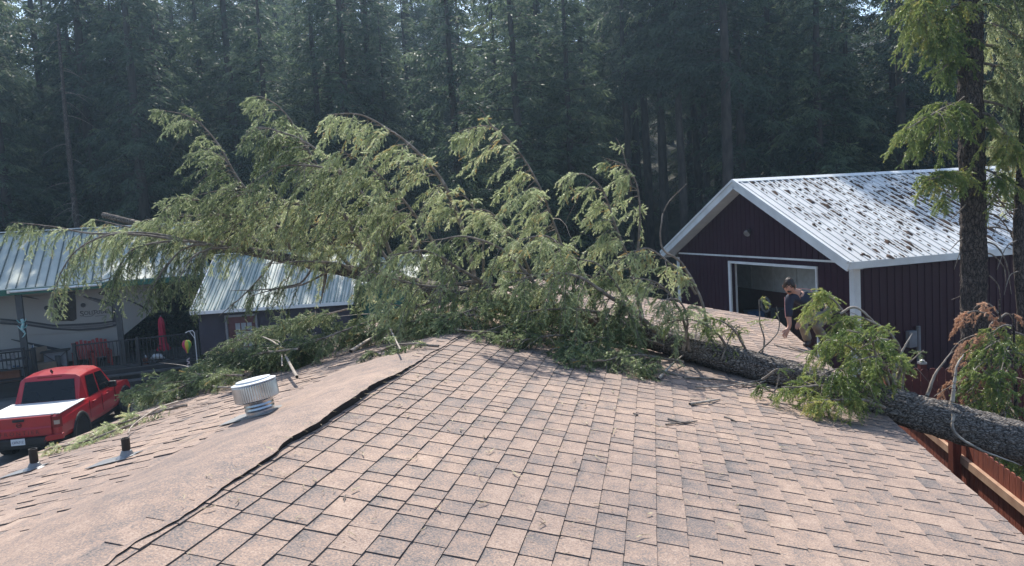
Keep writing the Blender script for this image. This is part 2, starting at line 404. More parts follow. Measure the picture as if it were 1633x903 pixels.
# deck under the shingles, soffit edges, walls
mb = MB()
for (ua, ub) in ((UR, UE-.01), (UL+.01, UR)):
    a = [HP(ua, V0, -.012), HP(ub, V0, -.012), HP(ub, V1, -.012), HP(ua, V1, -.012)]
    if ua != UR: a = [Vector(q) for q in a]
    b = [q - Vector((0, 0, .06)) for q in a]
    mb.mesh(a+b, [(0,1,2,3),(7,6,5,4),(0,4,5,1),(1,5,6,2),(2,6,7,3),(3,7,4,0)])
mb.build('roof_deck', M['felt_gap_shade'], house)
mb = MB()
for u in (UE-.012, UL+.012):
    mb.bar(HP(u, V0, -.12), HP(u, V1, -.12), .03, .16)
mb.build('fascia', M['house_paint'], house)
mb = MB()
for ua, ub in ((UL+.5, UE-.45),):
    c = [hR*ua+hU*(V0+.3), hR*ub+hU*(V0+.3), hR*ub+hU*(V1-.35), hR*ua+hU*(V1-.35)]
    zt = zR(UE)-.05
    mb.mesh([Vector((q.x, q.y, 0)) for q in c]+[Vector((q.x, q.y, zt)) for q in c], [(0,1,5,4),(1,2,6,5),(2,3,7,6),(3,0,4,7)])
    for v in (V0+.3, V1-.35):
        p = [hR*ua+hU*v, hR*ub+hU*v, hR*UR+hU*v]
        mb.poly([Vector((p[0].x, p[0].y, zt)), Vector((p[1].x, p[1].y, zt)), Vector((p[2].x, p[2].y, ZRIDGE-.12))])
mb.build('wall', M['house_paint'], house)

# ridge cap: a torn flap of roofing rolled over the ridge, its right edge lifted off the slope
def lift(v):
    a = .010 + .050*math.exp(-((v-4.85)/1.15)**2)
    if v > 6.6: a = .012
    return a
vv = np.arange(V0+.02, 12.5, .06); vs = []; tint = []
K = 17
for v in vv:
    jag = .007*math.sin(v*9.1)+.006*math.sin(v*4.3+1)+.012*(((int(v/.19)*7919) % 13)/13-.5)+random.uniform(-.005, .005)
    hump = .035*math.exp(-((v-3.05)/.55)**2) + .012*math.sin(v*2.1)+.008*math.sin(v*5.7+2)
    lf = lift(v)
    for k in range(K):
        f = k/(K-1)
        u = UR-.85 + f*(.85+.135) + (jag if f > .9 else 0)
        base = zR(u) if u >= UR else zL(u)
        bul = (math.sin(min(1, f*1.08)*math.pi*.5)**2)
        crest = -.045*math.exp(-((u-UR)/.14)**2)      # round the ridge over
        zz = base + .012 + bul*(lf) + crest*.6*(1 if u < UR+.3 else 0) + hump*math.sin(math.pi*min(1, f*1.05))*.9 + .004*math.sin(v*13+u*17)
        if f == 1: zz = base + .008 + lf
        q = hR*u + hU*v; vs.append((q.x, q.y, zz)); tint.append(.585+.05*math.sin(v*1.7+u*3)+.04*math.sin(v*7.1-u*5))
nv = len(vv); n0 = len(vs)
for i in range(nv):
    p = vs[i*K+K-1]; base = HP(UR+.12, vv[i]).z
    vs.append((p[0]-hR.x*.01, p[1]-hR.y*.01, base+.002)); tint.append(-.6)
fs = []
for i in range(nv-1):
    for k in range(K-1):
        fs.append((i*K+k, i*K+k+1, (i+1)*K+k+1, (i+1)*K+k))
me = mesh_np('ridge_cap', np.array(vs), np.array(fs), {'tint': np.array(tint)})
link('ridge_cap', me, M['shingle'], house, smooth=True)
ed = MB()
for i in range(nv-1):
    ed.poly([vs[i*K+K-1], vs[(i+1)*K+K-1], vs[n0+i+1], vs[n0+i]])
ed.build('ridge_gap_shade', M['felt_gap_shade'], house, fix=False)  # black strip stands in for the shade under the lifted edge

# roof vents
def vent_pipe(px, py, h=.235, r=.047):
    b = onL(px, py); pp = MB(); pp.lathe([(r, -.1), (r, h), (r*.78, h), (r*.78, h-.1)], b, 18)
    o = pp.build('vent_pipe', M['pipe'], house, smooth=False)
    fl = MB(); fl.lathe([(r*2.6, .012), (r*1.6, .03), (r*1.15, .06), (r*1.0, .062)], b, 18)
    d = Vector((-hR.x, -hR.y, -RP)).normalized(); s = hU
    c = b + d*.06
    a = [c-d*.12-s*.10, c+d*.22-s*.10, c+d*.22+s*.10, c-d*.12+s*.10]; n = nLt.normalized()
    fl.mesh([q+n*.012 for q in a]+[q+n*.016 for q in a], [(0,1,2,3),(7,6,5,4),(0,4,5,1),(1,5,6,2),(2,6,7,3),(3,7,4,0)])
    fl.build('pipe_flashing', M['lead'], o)
vent_pipe(203, 731, .15, .029); vent_pipe(56, 749, .18, .033)
vb = onL(417, 661)
def vbuild(mb_, name, m_, parent):
    o = mb_.build(name, m_, parent); o.location = vb; o.rotation_euler = TILT; return o
TILT = Vector((0, 0, 1)).rotation_difference((nLt.normalized()*.75 + Vector((0, 0, .25))).normalized()).to_euler()
vm = MB(); vm.lathe([(.108, -.06), (.108, .03)]+[(.108+(.004 if k % 2 else 0), .04+k*.014) for k in range(7)]+[(.100, .16)], (0, 0, 0), 40)
tv = vbuild(vm, 'roof_vent', M['galv'], house)
N = 110; vsx = []; fsx = []
lev = [(.122, 0, .154), (.130, 1, .160), (.244, 1, .160), (.252, 0, .158)]
for z, flut, r0_ in lev:
    for k in range(N):
        a = 2*math.pi*k/N; r = r0_ + (.006 if (flut and k % 2) else 0); vsx.append((r*math.cos(a), r*math.sin(a), z))
for li in range(3):
    for k in range(N): fsx.append((li*N+k, li*N+(k+1) % N, (li+1)*N+(k+1) % N, (li+1)*N+k))
fsx.append(tuple(range(N)))
cp = MB(); cp.mesh(vsx, fsx); o = cp.build('vent_louvre', M['galv'], tv)
lid = MB(); lid.lathe([(.150, .253), (.167, .255), (.167, .262), (.128, .271), (.128, .281), (.06, .287), (.0, .289)], (0, 0, 0), 44); lid.build('vent_lid', M['white_metal'], tv)
fl = MB(); d = Vector((-hR.x, -hR.y, -RP)).normalized(); n_ = nLt.normalized()
a = [vb-d*.16-hU*.15, vb+d*.28-hU*.15, vb+d*.28+hU*.15, vb-d*.16+hU*.15]
fl.mesh([q+n_*.012 for q in a]+[q+n_*.017 for q in a], [(0,1,2,3),(7,6,5,4),(0,4,5,1),(1,5,6,2),(2,6,7,3),(3,7,4,0)])
fl.build('vent_flashing', M['lead'], house)

# ------------------------------------------------------------------ foliage builders
def needle_mesh(name, p, d, ln, tint, nn=8, nlen=.026, nw=.0075, rs=None):
    """p, d, ln: base, axis and length of every shoot; needles stand round the shoot"""
    rs = rs or rng
    n = len(p)
    ref = np.where(np.abs(d[:, 2:3]) > .9, np.array([[1., 0, 0]]), np.array([[0, 0, 1.]]))
    sx = nrm(np.cross(d, ref)); sy = np.cross(sx, d)
    k = np.arange(nn)
    ang = (k*2.4)[None, :] + rs.uniform(0, 6.28, (n, 1))
    tt = (k/nn)[None, :] + rs.uniform(0, .1, (n, nn))
    out = np.cos(ang)[..., None]*sx[:, None] + np.sin(ang)[..., None]*sy[:, None]
    base = p[:, None] + d[:, None]*(tt*ln[:, None])[..., None]
    nd = nrm(out*.75 + d[:, None]*.75 + rs.normal(0, .12, (n, nn, 3)))
    sd_ = nrm(np.cross(nd, rs.normal(0, 1, (n, nn, 3))))
    L = nlen*rs.uniform(.75, 1.25, (n, nn, 1)); W = nw*.5
    v = np.stack([base - sd_*W, base + sd_*W, base + nd*L], 2).reshape(-1, 3)
    f = np.arange(len(v)).reshape(-1, 3)
    tv = np.repeat(tint, nn*3)
    return mesh_np(name, v, f, {'tint': tv})

def tubes_mesh(name, paths, radii, k=4):
    """paths (n, s, 3), radii (n, s): many thin twigs in one mesh"""
    n, s, _ = paths.shape
    t = nrm(np.gradient(paths, axis=1)); ref = np.zeros_like(t); ref[..., 0] = .3; ref[..., 2] = 1
    ref = np.where(np.abs(t[..., 2:3]) > .92, np.array([1., .2, 0]), ref)
    x = nrm(np.cross(t, ref)); y = np.cross(t, x)
    a = np.arange(k)*2*np.pi/k
    v = paths[:, :, None] + radii[..., None, None]*(x[:, :, None]*np.cos(a)[:, None] + y[:, :, None]*np.sin(a)[:, None])
    v = v.reshape(-1, 3)
    i = np.arange(n)[:, None, None]*s*k + np.arange(s-1)[None, :, None]*k + np.arange(k)[None, None, :]
    j = np.arange(n)[:, None, None]*s*k + np.arange(s-1)[None, :, None]*k + ((np.arange(k)+1) % k)[None, None, :]
    f = np.stack([i, j, j+k, i+k], -1).reshape(-1, 4)
    return v, f

GV = np.array([0, 0, -1.])
def bough(parent, pts, r0=.022, sec=.62, droop=.5, t0=.12, spacing=.052, dens=1.0, leaf='needle', tint=.5, wood='twig',
          side=None, ter=.15, name='branch', nlen=.021, nw=.0052, wind=None, flat=.4, seed=None, prof=None):
    """one limb with its hanging branchlets: a wood mesh and, under it, the foliage"""
    rs = np.random.default_rng(seed if seed is not None else rng.integers(1 << 30))
    ax = catmull(pts, 48); seg = np.linalg.norm(np.diff(ax, axis=0), axis=1); Lt = seg.sum()
    cum = np.concatenate([[0], np.cumsum(seg)])/Lt
    wob = rs.normal(0, .008, ax.shape); ax = ax + np.cumsum(wob, 0)*.25*min(1, Lt)
    tan = nrm(np.gradient(ax, axis=0))
    rad = r0*np.maximum(1-cum, 0)**.8*.92 + .004
    V, F = tubes_mesh('', ax[None], rad[None], 8)
    Vs = [V]; Fs = [F]
    ns = int(Lt*(1-t0)/spacing*dens)
    o = None
    if ns > 0:
        ts = np.sort(rs.uniform(t0, 1, ns)); ii = np.clip(np.searchsorted(cum, ts), 1, 47)
        b0 = ax[ii]; tg = tan[ii]
        hz = np.cross(tg, np.array([0, 0, 1.])); hz = np.where(np.linalg.norm(hz, axis=1, keepdims=True) < .15, np.array([1., 0, 0]), hz); hz = nrm(hz)
        sg = np.where(rs.random(ns) < .5, -1, 1)[:, None]
        d = tg*rs.uniform(.45, 1.0, (ns, 1)) + hz*sg*rs.uniform(.3, 1, (ns, 1)) + GV*rs.uniform(-.35, .45, (ns, 1)) + rs.normal(0, .32, (ns, 3))
        if side is not None: d = d + np.array(side)*1.5*rs.uniform(.3, 1, (ns, 1))
        if flat: pass
        d = nrm(d)
        pr = (.30 + .7*np.sin(np.pi*np.clip((ts-t0)/(1-t0), 0, 1)**.8)) if prof is None else prof(ts)
        L = sec*pr*rs.uniform(.55, 1.25, ns)
        S_ = 8; s = np.linspace(0, 1, S_)
        wv = np.zeros(3) if wind is None else np.array(wind)
        path = b0[:, None] + d[:, None]*(L[:, None]*s)[..., None] + (GV*1.0+wv)[None, None]*(.88*droop*L[:, None]*s**2)[..., None]
        path = path + np.cumsum(rs.normal(0, .012, path.shape), 1)*L[:, None, None]
        rr = (.0022+.006*L[:, None])*(1-s*.8)
        V, F = tubes_mesh('', path, rr, 4); Vs.append(V); Fs.append(F)
        # tertiary twigs
        pt = nrm(np.gradient(path, axis=1))
        P_ = []; D_ = []; L_ = []; T_ = []
        nt_ = np.maximum(3, (L/.0165).astype(int)); 
        which = np.repeat(np.arange(ns), nt_)
        m = len(which); sv = rs.uniform(.12, 1.0, m)**.85
        fi = sv*(S_-1); i0 = np.minimum(fi.astype(int), S_-2); fr = (fi-i0)[:, None]
        bp = path[which, i0]*(1-fr) + path[which, i0+1]*fr; tt = pt[which, i0]
        sx = np.cross(tt, np.array([0, 0, 1.])); sx = np.where(np.linalg.norm(sx, axis=1, keepdims=True) < .2, np.array([.8, .6, 0]), sx); sx = nrm(sx)
        td = nrm(tt*rs.uniform(.5, 1.0, (m, 1)) + sx*np.where(rs.random(m) < .5, -1, 1)[:, None]*rs.uniform(.3, 1, (m, 1)) + GV*rs.uniform(-.15, .75, (m, 1)) + rs.normal(0, .28, (m, 3)))
        tl = ter*rs.uniform(.35, 1.15, m)*(1.1-.5*sv)
        keep = (rs.random(m) < .92) & (rs.random(ns) > .13)[which]
        bp, td, tl, which = bp[keep], td[keep], tl[keep], which[keep]; m = len(tl)
        # shoots along the twigs
        nsh = np.maximum(1, np.round(tl/.04).astype(int)); w2 = np.repeat(np.arange(m), nsh)
        kk = np.concatenate([np.arange(q) for q in nsh]); f0 = kk/nsh[w2]
        dd = nrm(td[w2] + GV*(f0*.55)[:, None] + rs.normal(0, .10, (len(w2), 3)))
        pp = bp[w2] + td[w2]*(tl[w2]*f0)[:, None] + GV*(tl[w2]*f0**2*.25)[:, None]
        ll = (tl/nsh)[w2]*1.05
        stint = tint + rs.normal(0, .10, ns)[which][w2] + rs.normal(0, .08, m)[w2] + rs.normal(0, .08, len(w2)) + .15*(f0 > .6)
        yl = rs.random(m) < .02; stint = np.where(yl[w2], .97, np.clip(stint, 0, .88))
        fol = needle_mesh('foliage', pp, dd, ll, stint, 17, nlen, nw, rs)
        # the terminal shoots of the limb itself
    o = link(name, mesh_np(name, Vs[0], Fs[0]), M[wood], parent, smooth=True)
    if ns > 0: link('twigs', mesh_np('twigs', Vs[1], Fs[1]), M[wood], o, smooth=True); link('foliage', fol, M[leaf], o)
    return o

def L3(pl, ya, yb):
    """pixel polyline with forward distance running from ya to yb"""
    n = len(pl); return [P(x, y, ya+(yb-ya)*i/(n-1)) for i, (x, y) in enumerate(pl)]

def log_mesh(pts, radii, nseg=90, k=28, rough=.018, seed=3):
    ax = catmull(pts, nseg); r = np.interp(np.linspace(0, 1, nseg), np.linspace(0, 1, len(radii)), radii)
    if len(radii) == len(pts):
        cp_ = np.array([list(p) for p in pts], float); sl_ = np.concatenate([[0], np.cumsum(np.linalg.norm(np.diff(cp_, axis=0), axis=1))])
        r = np.interp(np.linspace(0, sl_[-1], nseg), sl_, radii)
    t = nrm(np.gradient(ax, axis=0)); x = nrm(np.cross(t, np.array([0, 0, 1.]))) if abs(t[0, 2]) < .8 else nrm(np.cross(t, np.array([1., 0, 0])))
    y = np.cross(x, t); a = np.arange(k)*2*np.pi/k
    rs = np.random.default_rng(seed)
    nz = rs.normal(0, 1, (nseg, k)); nz = (nz + np.roll(nz, 1, 0)+np.roll(nz, -1, 0))/1.8
    n2 = rs.normal(0, 1, (nseg, k))
    for _ in range(5): n2 = (n2+np.roll(n2, 1, 0)+np.roll(n2, -1, 0))/2.2
    nz = nz*.6 - 1.1*np.exp(-(n2/.45)**2)
    slow = np.cumsum(rs.normal(0, .15, (nseg, 1)), 0)
    R = r[:, None]*(1 + .03*np.sin(a*3+slow) + .02*np.sin(a*5-slow*2)) + rough*nz*(r[:, None]/.2)
    v = ax[:, None] + R[..., None]*(x[:, None]*np.cos(a)[:, None] + y[:, None]*np.sin(a)[:, None])
    v = v.reshape(-1, 3)
    i = np.arange(nseg-1)[:, None]*k + np.arange(k)[None]; j = np.arange(nseg-1)[:, None]*k + (np.arange(k)+1)[None] % k
    f = np.stack([i, j, j+k, i+k], -1).reshape(-1, 4)
    c0 = len(v); v = np.vstack([v, ax[0], ax[-1]])
    q = np.arange(k); q2 = (q+1) % k
    f2 = np.stack([np.full(k, c0), q2, q, q], -1); b = (nseg-1)*k
    tri = [(c0, int(a_), int(b_)) for a_, b_ in zip(q2, q)] + [(c0+1, int(b+a_), int(b+b_)) for a_, b_ in zip(q, q2)]
    return v, f, tri

def log_obj(name, pts, radii, m, parent=None, **k):
    v, f, tri = log_mesh(pts, radii, **k)
    me = bpy.data.meshes.new(name); me.from_pydata(v.tolist(), [], f.tolist()+tri); me.update()
    return link(name, me, m, parent, smooth=True)

# ------------------------------------------------------------------ the fallen fir
ft = tag(empty('fallen_tree'), 'big fir tree fallen across the shingled roof with its crown bent up', 'fallen tree')
C1 = P(1400, 640, 7.5); C0 = P(1633, 708, 7.0); C2 = P(1000, 527, 9.0); C3 = P(790, 483, 9.8)
root = C0 + (C0-C1)*6.5; root.z = max(root.z, .35)
tip = [P(567, 435, 11.2), P(357, 391, 12.5), P(165, 343, 13.5)]
log_obj('trunk', [root, C0+(C0-C1)*1.5, C0, C1, C2, C3]+tip, [.24, .205, .192, .172, .148, .125, .092, .07, .048], M['bark_log'], ft, nseg=620, k=56, rough=.013)
W_L = (-.35, -.1, 0)                         # limbs swept towards the tip on the left
B = lambda pl, ya, yb, **k: bough(ft, L3(pl, ya, yb), **k)
# tall limbs standing up from the trunk and bowing left
B([(480,418),(430,350),(380,285),(345,225),(305,186),(258,173)], 12, 11.6, r0=.03, sec=.75, droop=.55, side=(-.5,0,-.5), seed=1, t0=.3)
B([(400,398),(370,355),(330,325),(290,320),(262,335)], 12.3, 11.5, r0=.02, sec=.6, droop=.6, seed=2)
B([(600,445),(545,335),(490,235),(455,180),(425,157),(402,152)], 11.2, 11.2, r0=.032, sec=.62, droop=.55, side=(-.5,0,-.4), seed=3, t0=.35)
B([(640,452),(590,330),(535,265),(480,222),(420,203),(394,205)], 11, 10.6, r0=.034, sec=.85, droop=.6, side=(-.3,0,-.5), seed=4, t0=.25, dens=1.2)
B([(690,460),(650,360),(590,290),(520,265),(450,262),(400,290)], 10.7, 10.2, r0=.032, sec=.9, droop=.65, side=(-.2,0,-.5), seed=5, dens=1.2)
B([(760,470),(745,390),(715,310),(680,258),(630,213),(575,182),(522,182)], 10, 9.9, r0=.034, sec=.8, droop=.6, side=(-.5,0,-.5), seed=6, t0=.25, dens=1.1)
B([(735,465),(690,380),(640,310),(600,270),(545,235)], 10.2, 9.7, r0=.026, sec=.8, droop=.65, side=(-.5,0,-.4), seed=7, dens=1.0)
B([(770,470),(770,390),(757,335),(735,310),(712,305)], 9.9, 9.6, r0=.018, sec=.35, droop=.6, seed=8, t0=.5)
B([(925,500),(905,420),(887,365),(858,290),(825,238),(785,203),(738,208)], 9.3, 9.0, r0=.017, sec=.72, droop=.65, side=(-.6,0,-.6), seed=9, t0=.15, dens=1.15)
B([(825,238),(790,205),(764,168)], 9.1, 9.0, r0=.007, sec=.22, droop=.4, seed=10, t0=.4, dens=.5)
B([(860,480),(840,420),(810,370),(780,340),(745,335)], 9.6, 9.2, r0=.022, sec=.6, droop=.65, side=(-.4,0,-.4), seed=11, dens=1.0)
B([(1030,530),(1005,430),(985,370),(958,300),(925,275),(900,285)], 9, 9.2, r0=.028, sec=.62, droop=.7, side=(-.6,0,-.6), seed=12, t0=.25, dens=1.15)
B([(1012,440),(1017,370),(1015,310),(1000,270),(965,255)], 9, 9.1, r0=.018, sec=.38, droop=.7, side=(-.6,0,-.6), seed=13, t0=.35, dens=1.1)
B([(1008,300),(995,245),(983,220)], 9.05, 9, r0=.007, sec=.14, droop=.3, seed=14, t0=.6, dens=.5)
B([(1132,545),(1118,478),(1085,420),(1052,392),(1055,335),(1091,293)], 8.5, 8.6, r0=.017, sec=.3, dens=0, seed=15, wood='twig')
B([(1110,470),(1090,440),(1040,400),(1010,400),(975,420)], 8.55, 8.4, r0=.012, sec=.42, droop=.7, seed=16, dens=1.1)
B([(960,520),(930,440),(905,400),(870,375),(835,380)], 9.0, 7.9, r0=.016, sec=.6, droop=.7, seed=72, side=(-.3,0,-.3), tint=.5, dens=.9)
# limbs on the near side
B([(1060,540),(1020,505),(970,470),(920,440),(862,438),(820,450)], 8.6, 8.0, r0=.03, sec=.7, droop=.9, seed=17, side=(0,-.2,-.6), dens=1.0, tint=.55)
B([(1040,530),(1000,480),(960,425),(920,410)], 8.8, 8.4, r0=.02, sec=.6, droop=.8, seed=18, side=(-.3,0,-.4), tint=.5)
B([(855,478),(770,450),(700,457),(640,447),(585,430)], 9.3, 8.7, r0=.03, sec=.75, droop=.9, seed=19, side=(0,-.1,-.6), dens=1.25, tint=.6)
B([(770,450),(720,420),(680,400),(620,405)], 9.1, 8.6, r0=.018, sec=.7, droop=.8, seed=20, side=(-.2,0,-.5), tint=.6)
B([(800,455),(720,470),(660,490),(610,480)], 9.2, 8.6, r0=.02, sec=.6, droop=.9, seed=21, side=(0,0,-.6), tint=.6)
B([(900,500),(850,450),(800,400),(740,380),(690,385)], 9.2, 8.7, r0=.024, sec=.7, droop=.8, seed=22, side=(-.2,0,-.4), tint=.5, dens=.8)
B([(950,515),(900,470),(860,440),(800,430)], 9.0, 8.4, r0=.02, sec=.6, droop=.85, seed=23, side=(-.2,0,-.5), tint=.5)
B([(1000,520),(960,500),(900,490),(830,495)], 8.7, 8.1, r0=.02, sec=.55, droop=.9, seed=24, side=(0,0,-.6), tint=.5, dens=.6)
B([(1100,560),(1085,500),(1050,455),(1000,440)], 8.4, 8.1, r0=.018, sec=.55, droop=.8, seed=25, side=(-.2,0,-.4), tint=.6)
B([(1090,560),(1095,510),(1080,480),(1050,480)], 8.3, 8.0, r0=.016, sec=.5, droop=.8, seed=26, side=(0,0,-.3), tint=.65, dens=.6)
# middle left mass over the far slope
B([(567,435),(510,370),(450,320),(380,300),(310,310)], 11.3, 12.0, r0=.028, sec=.85, droop=.7, seed=27, side=(-.2,0,-.4), dens=1.15)
B([(520,425),(460,370),(380,345),(300,345),(235,350)], 11.7, 12.4, r0=.028, sec=.85, droop=.7, seed=28, side=(-.2,0,-.4), dens=1.15)
B([(640,450),(600,390),(540,340),(470,325),(400,335)], 10.9, 11.7, r0=.026, sec=.85, droop=.75, seed=29, side=(-.1,0,-.4), dens=1.15)
B([(440,408),(380,370),(300,360),(220,365),(150,350)], 12.2, 13.0, r0=.026, sec=.7, droop=.7, seed=30, side=(-.2,0,-.4))
B([(400,400),(330,390),(240,372),(150,372),(90,362),(22,354)], 12.3, 11.6, r0=.03, sec=.6, droop=.8, seed=31, side=(-.1,0,-.5), t0=.15, dens=1.15)
B([(300,385),(230,375),(170,375),(120,400),(92,445),(78,490)], 12, 11.2, r0=.02, sec=.5, droop=.8, seed=32, side=(0,0,-.4))
B([(330,388),(270,385),(210,400),(180,440),(150,450)], 12, 11.3, r0=.02, sec=.6, droop=.9, seed=33, side=(0,0,-.6))
B([(345,390),(300,395),(265,425),(245,460),(236,492)], 12, 11.3, r0=.02, sec=.38, droop=.8, seed=34, side=(0,0,-.3), dens=.9, tint=.35)
B([(380,395),(330,400),(300,420),(285,450)], 12, 11.2, r0=.02, sec=.6, droop=.9, seed=35, side=(0,0,-.5), tint=.35)
B([(440,408),(425,430),(405,455),(380,480),(350,505)], 11.8, 11.3, r0=.016, sec=.42, droop=.7, seed=36, dens=.45, tint=.3)
B([(500,424),(480,450),(440,460),(400,470)], 11.5, 11.0, r0=.016, sec=.45, droop=.8, seed=37, dens=.4, tint=.3)
B([(520,428),(516,460),(510,486)], 11.4, 11.3, r0=.03, dens=0, seed=38, sec=.2, wood='twig')
B([(530,430),(480,455),(420,462),(366,464)], 11.3, 11.0, r0=.014, dens=.25, seed=39, sec=.3, tint=.3)
B([(567,436),(540,420),(480,415),(420,420)], 11.1, 10.5, r0=.02, sec=.6, droop=.9, seed=40, side=(0,0,-.3), dens=.4)
B([(600,445),(580,400),(540,380),(490,385)], 11, 11.6, r0=.02, sec=.75, droop=.8, seed=41, side=(0,0,-.3), dens=1.0)
B([(660,460),(630,430),(600,420),(570,440)], 10.5, 9.8, r0=.02, sec=.6, droop=.9, seed=42, side=(0,0,-.5), tint=.4)
# bright fresh limbs at the right, above the eave
BF = lambda pl, ya, yb, **k: bough(ft, L3(pl, ya, yb), leaf='needle_fresh', **k)
BF([(1415,630),(1385,560),(1345,495),(1310,468),(1282,490)], 7.9, 8.2, r0=.018, sec=.40, droop=.75, seed=50, dens=1.4)
BF([(1420,630),(1440,575),(1420,530),(1370,505),(1330,520)], 7.7, 7.9, r0=.02, sec=.42, droop=.75, seed=51, dens=1.4)
BF([(1400,620),(1370,570),(1330,545),(1300,560)], 7.5, 7.4, r0=.016, sec=.42, droop=.8, seed=52, dens=1.4)
BF([(1400,630),(1370,600),(1340,590),(1310,600)], 7.3, 7.0, r0=.016, sec=.40, droop=.85, seed=53, dens=1.5)
BF([(1390,640),(1350,620),(1300,618),(1250,622)], 7.2, 6.95, r0=.016, sec=.32, droop=.6, seed=54, dens=1.5, tint=.6)
BF([(1410,650),(1370,640),(1330,640),(1290,645)], 7.0, 6.75, r0=.014, sec=.26, droop=.6, seed=55, dens=1.5, tint=.6)
BF([(1420,620),(1400,580),(1385,540),(1350,530)], 7.4, 7.2, r0=.016, sec=.42, droop=.85, seed=56, dens=1.4)
BF([(1425,625),(1415,590),(1400,570),(1370,575)], 7.3, 7.0, r0=.016, sec=.38, droop=.85, seed=57, dens=1.4)
BF([(1200,585),(1185,545),(1160,515),(1120,505)], 8.2, 8.2, r0=.015, sec=.4, droop=.6, seed=58, dens=.7)
BF([(1170,575),(1140,530),(1100,510),(1060,515)], 8.3, 8.1, r0=.015, sec=.42, droop=.6, seed=59, dens=.7)
BF([(1210,585),(1218,545),(1212,515),(1210,480)], 8.1, 8.2, r0=.009, sec=.14, droop=.4, seed=60, dens=.5, t0=.3)
BF([(1190,580),(1240,530),(1240,490)], 8.1, 8.3, r0=.007, sec=.12, droop=.4, seed=61, dens=.3, t0=.5)
BF([(1215,605),(1240,590),(1235,625),(1205,610)], 7.4, 7.2, r0=.008, sec=.2, droop=.5, seed=62, dens=.8, tint=.4)
BF([(1150,575),(1165,535),(1180,520)], 8.2, 8.3, r0=.008, sec=.25, droop=.5, seed=63, dens=1)
B([(1420,630),(1432,575),(1455,535)], 7.6, 7.7, r0=.02, dens=0, seed=64, sec=.2, wood='pale_wood')
B([(1440,640),(1445,590),(1475,560)], 7.6, 7.7, r0=.010, dens=.25, seed=65, sec=.2, t0=.6, wood='twig')
B([(1340,500),(1365,490),(1400,520),(1410,545)], 8, 7.8, r0=.012, dens=0, seed=66, sec=.2, wood='pale_wood')
B([(1428,545),(1400,540),(1370,555)], 7.6, 7.4, r0=.010, dens=0, seed=67, sec=.2, wood='twig')
# bare stubs on the log near the eave
B([(1478,632),(1490,600),(1503,580),(1522,560)], 7.35, 7.6, r0=.016, dens=0, seed=68, sec=.2, wood='twig')
B([(1518,645),(1522,610),(1525,585),(1535,565)], 7.2, 7.4, r0=.020, dens=0, seed=69, sec=.2, wood='pale_wood')
B([(1520,660),(1524,692),(1560,715),(1633,745)], 7.0, 6.8, r0=.012, dens=0, seed=70, sec=.2, wood='pale_wood')

# ------------------------------------------------------------------ torn boughs lying on the roof
def loose(pl, yfn, dz, label, **k):
    pts = []
    n = len(pl)
    for i, (x, y) in enumerate(pl):
        q = yfn(x, y); q = q + Vector((0, 0, (dz if not hasattr(dz, '__len__') else dz[i]))); pts.append(q)
    t = empty('broken_bough', pts[0])
    tag(t, label, 'branch', 'broken boughs heaped on the roof')
    for key, dflt in (('r0', .011), ('sec', .42), ('droop', .25)): k.setdefault(key, dflt)
    o = bough(t, [p - pts[0] for p in pts], **k)
    return t
def onRoof(x, y):
    q = onR(x, y); return q if q.dot(hR) >= UR else onL(x, y)
LR = LL = onRoof
loose([(1090,592),(1020,588),(960,592),(905,585)], LR, [.1,.14,.1,.05], 'green bough spread on the brown shingles just below the middle of the log', seed=80, dens=1.5, tint=.25, spacing=.04)
loose([(1060,575),(990,565),(930,575),(880,570)], LR, [.18,.22,.16,.08], 'green bough wedged against the near side of the log', seed=81, dens=1.5, tint=.25, spacing=.04)
loose([(980,560),(900,560),(850,560),(800,555)], LR, [.14,.16,.12,.06], 'flattened green bough right of the ridge top under the near limbs', seed=82, dens=1.5, tint=.3, spacing=.04)
loose([(960,535),(880,535),(820,540),(760,545)], LR, [.2,.25,.18,.08], 'dark green bough lying across the ridge line below the log', seed=83, dens=1.5, tint=.25, spacing=.04)
loose([(880,520),(800,520),(730,530),(670,540)], LL, [.4,.32,.22,.1], 'dark green bough hanging over the ridge onto the left slope', seed=84, dens=1.5, tint=.25, spacing=.04)
loose([(760,530),(690,535),(620,545),(560,560)], LL, [.2,.2,.16,.08], 'bough lying on the left slope just past the end of the ridge gap', seed=85, dens=1.5, tint=.22, spacing=.04)
loose([(680,525),(600,535),(530,560),(470,590)], LL, [.3,.25,.2,.08], 'long dark bough behind the round roof vent', seed=86, dens=1.5, tint=.22, spacing=.04)
loose([(600,545),(540,570),(480,585),(420,590)], LL, [.3,.3,.25,.15], 'bushy dark bough between the roof vent and the dark shed', seed=87, dens=1.5, tint=.2, spacing=.04, sec=.5)
loose([(560,540),(480,550),(400,565),(340,580)], LL, [.5,.45,.4,.3], 'thick dark bough in front of the shed screen', seed=88, dens=1.5, tint=.2, spacing=.04, sec=.5)
loose([(480,590),(410,600),(350,600),(300,610)], LL, [.25,.3,.25,.2], 'dark bough left of the round roof vent', seed=89, dens=1.5, tint=.2, spacing=.04)
loose([(390,620),(330,625),(280,640),(230,650)], LL, [.15,.2,.15,.15], 'bough along the left eave just left of the roof vent', seed=90, dens=1.4, tint=.28, spacing=.04)
loose([(345,622),(285,628),(240,638),(205,655)], LL, [.2,.25,.2,.2], 'bough hanging past the left eave beside the front wheel of the truck', seed=91, dens=1.4, tint=.28, spacing=.04)
loose([(300,655),(240,672),(185,690),(135,710)], LL, [.06,.08,.08,.06], 'yellowish green bough along the left eave behind the taller black pipe', seed=92, dens=1.5, tint=.5, spacing=.04, sec=.22)
loose([(220,682),(170,700),(120,716),(70,728)], LL, [.04,.05,.05,.05], 'pale green bough at the eave between the two black pipes', seed=93, dens=1.4, tint=.55, spacing=.04, sec=.17)
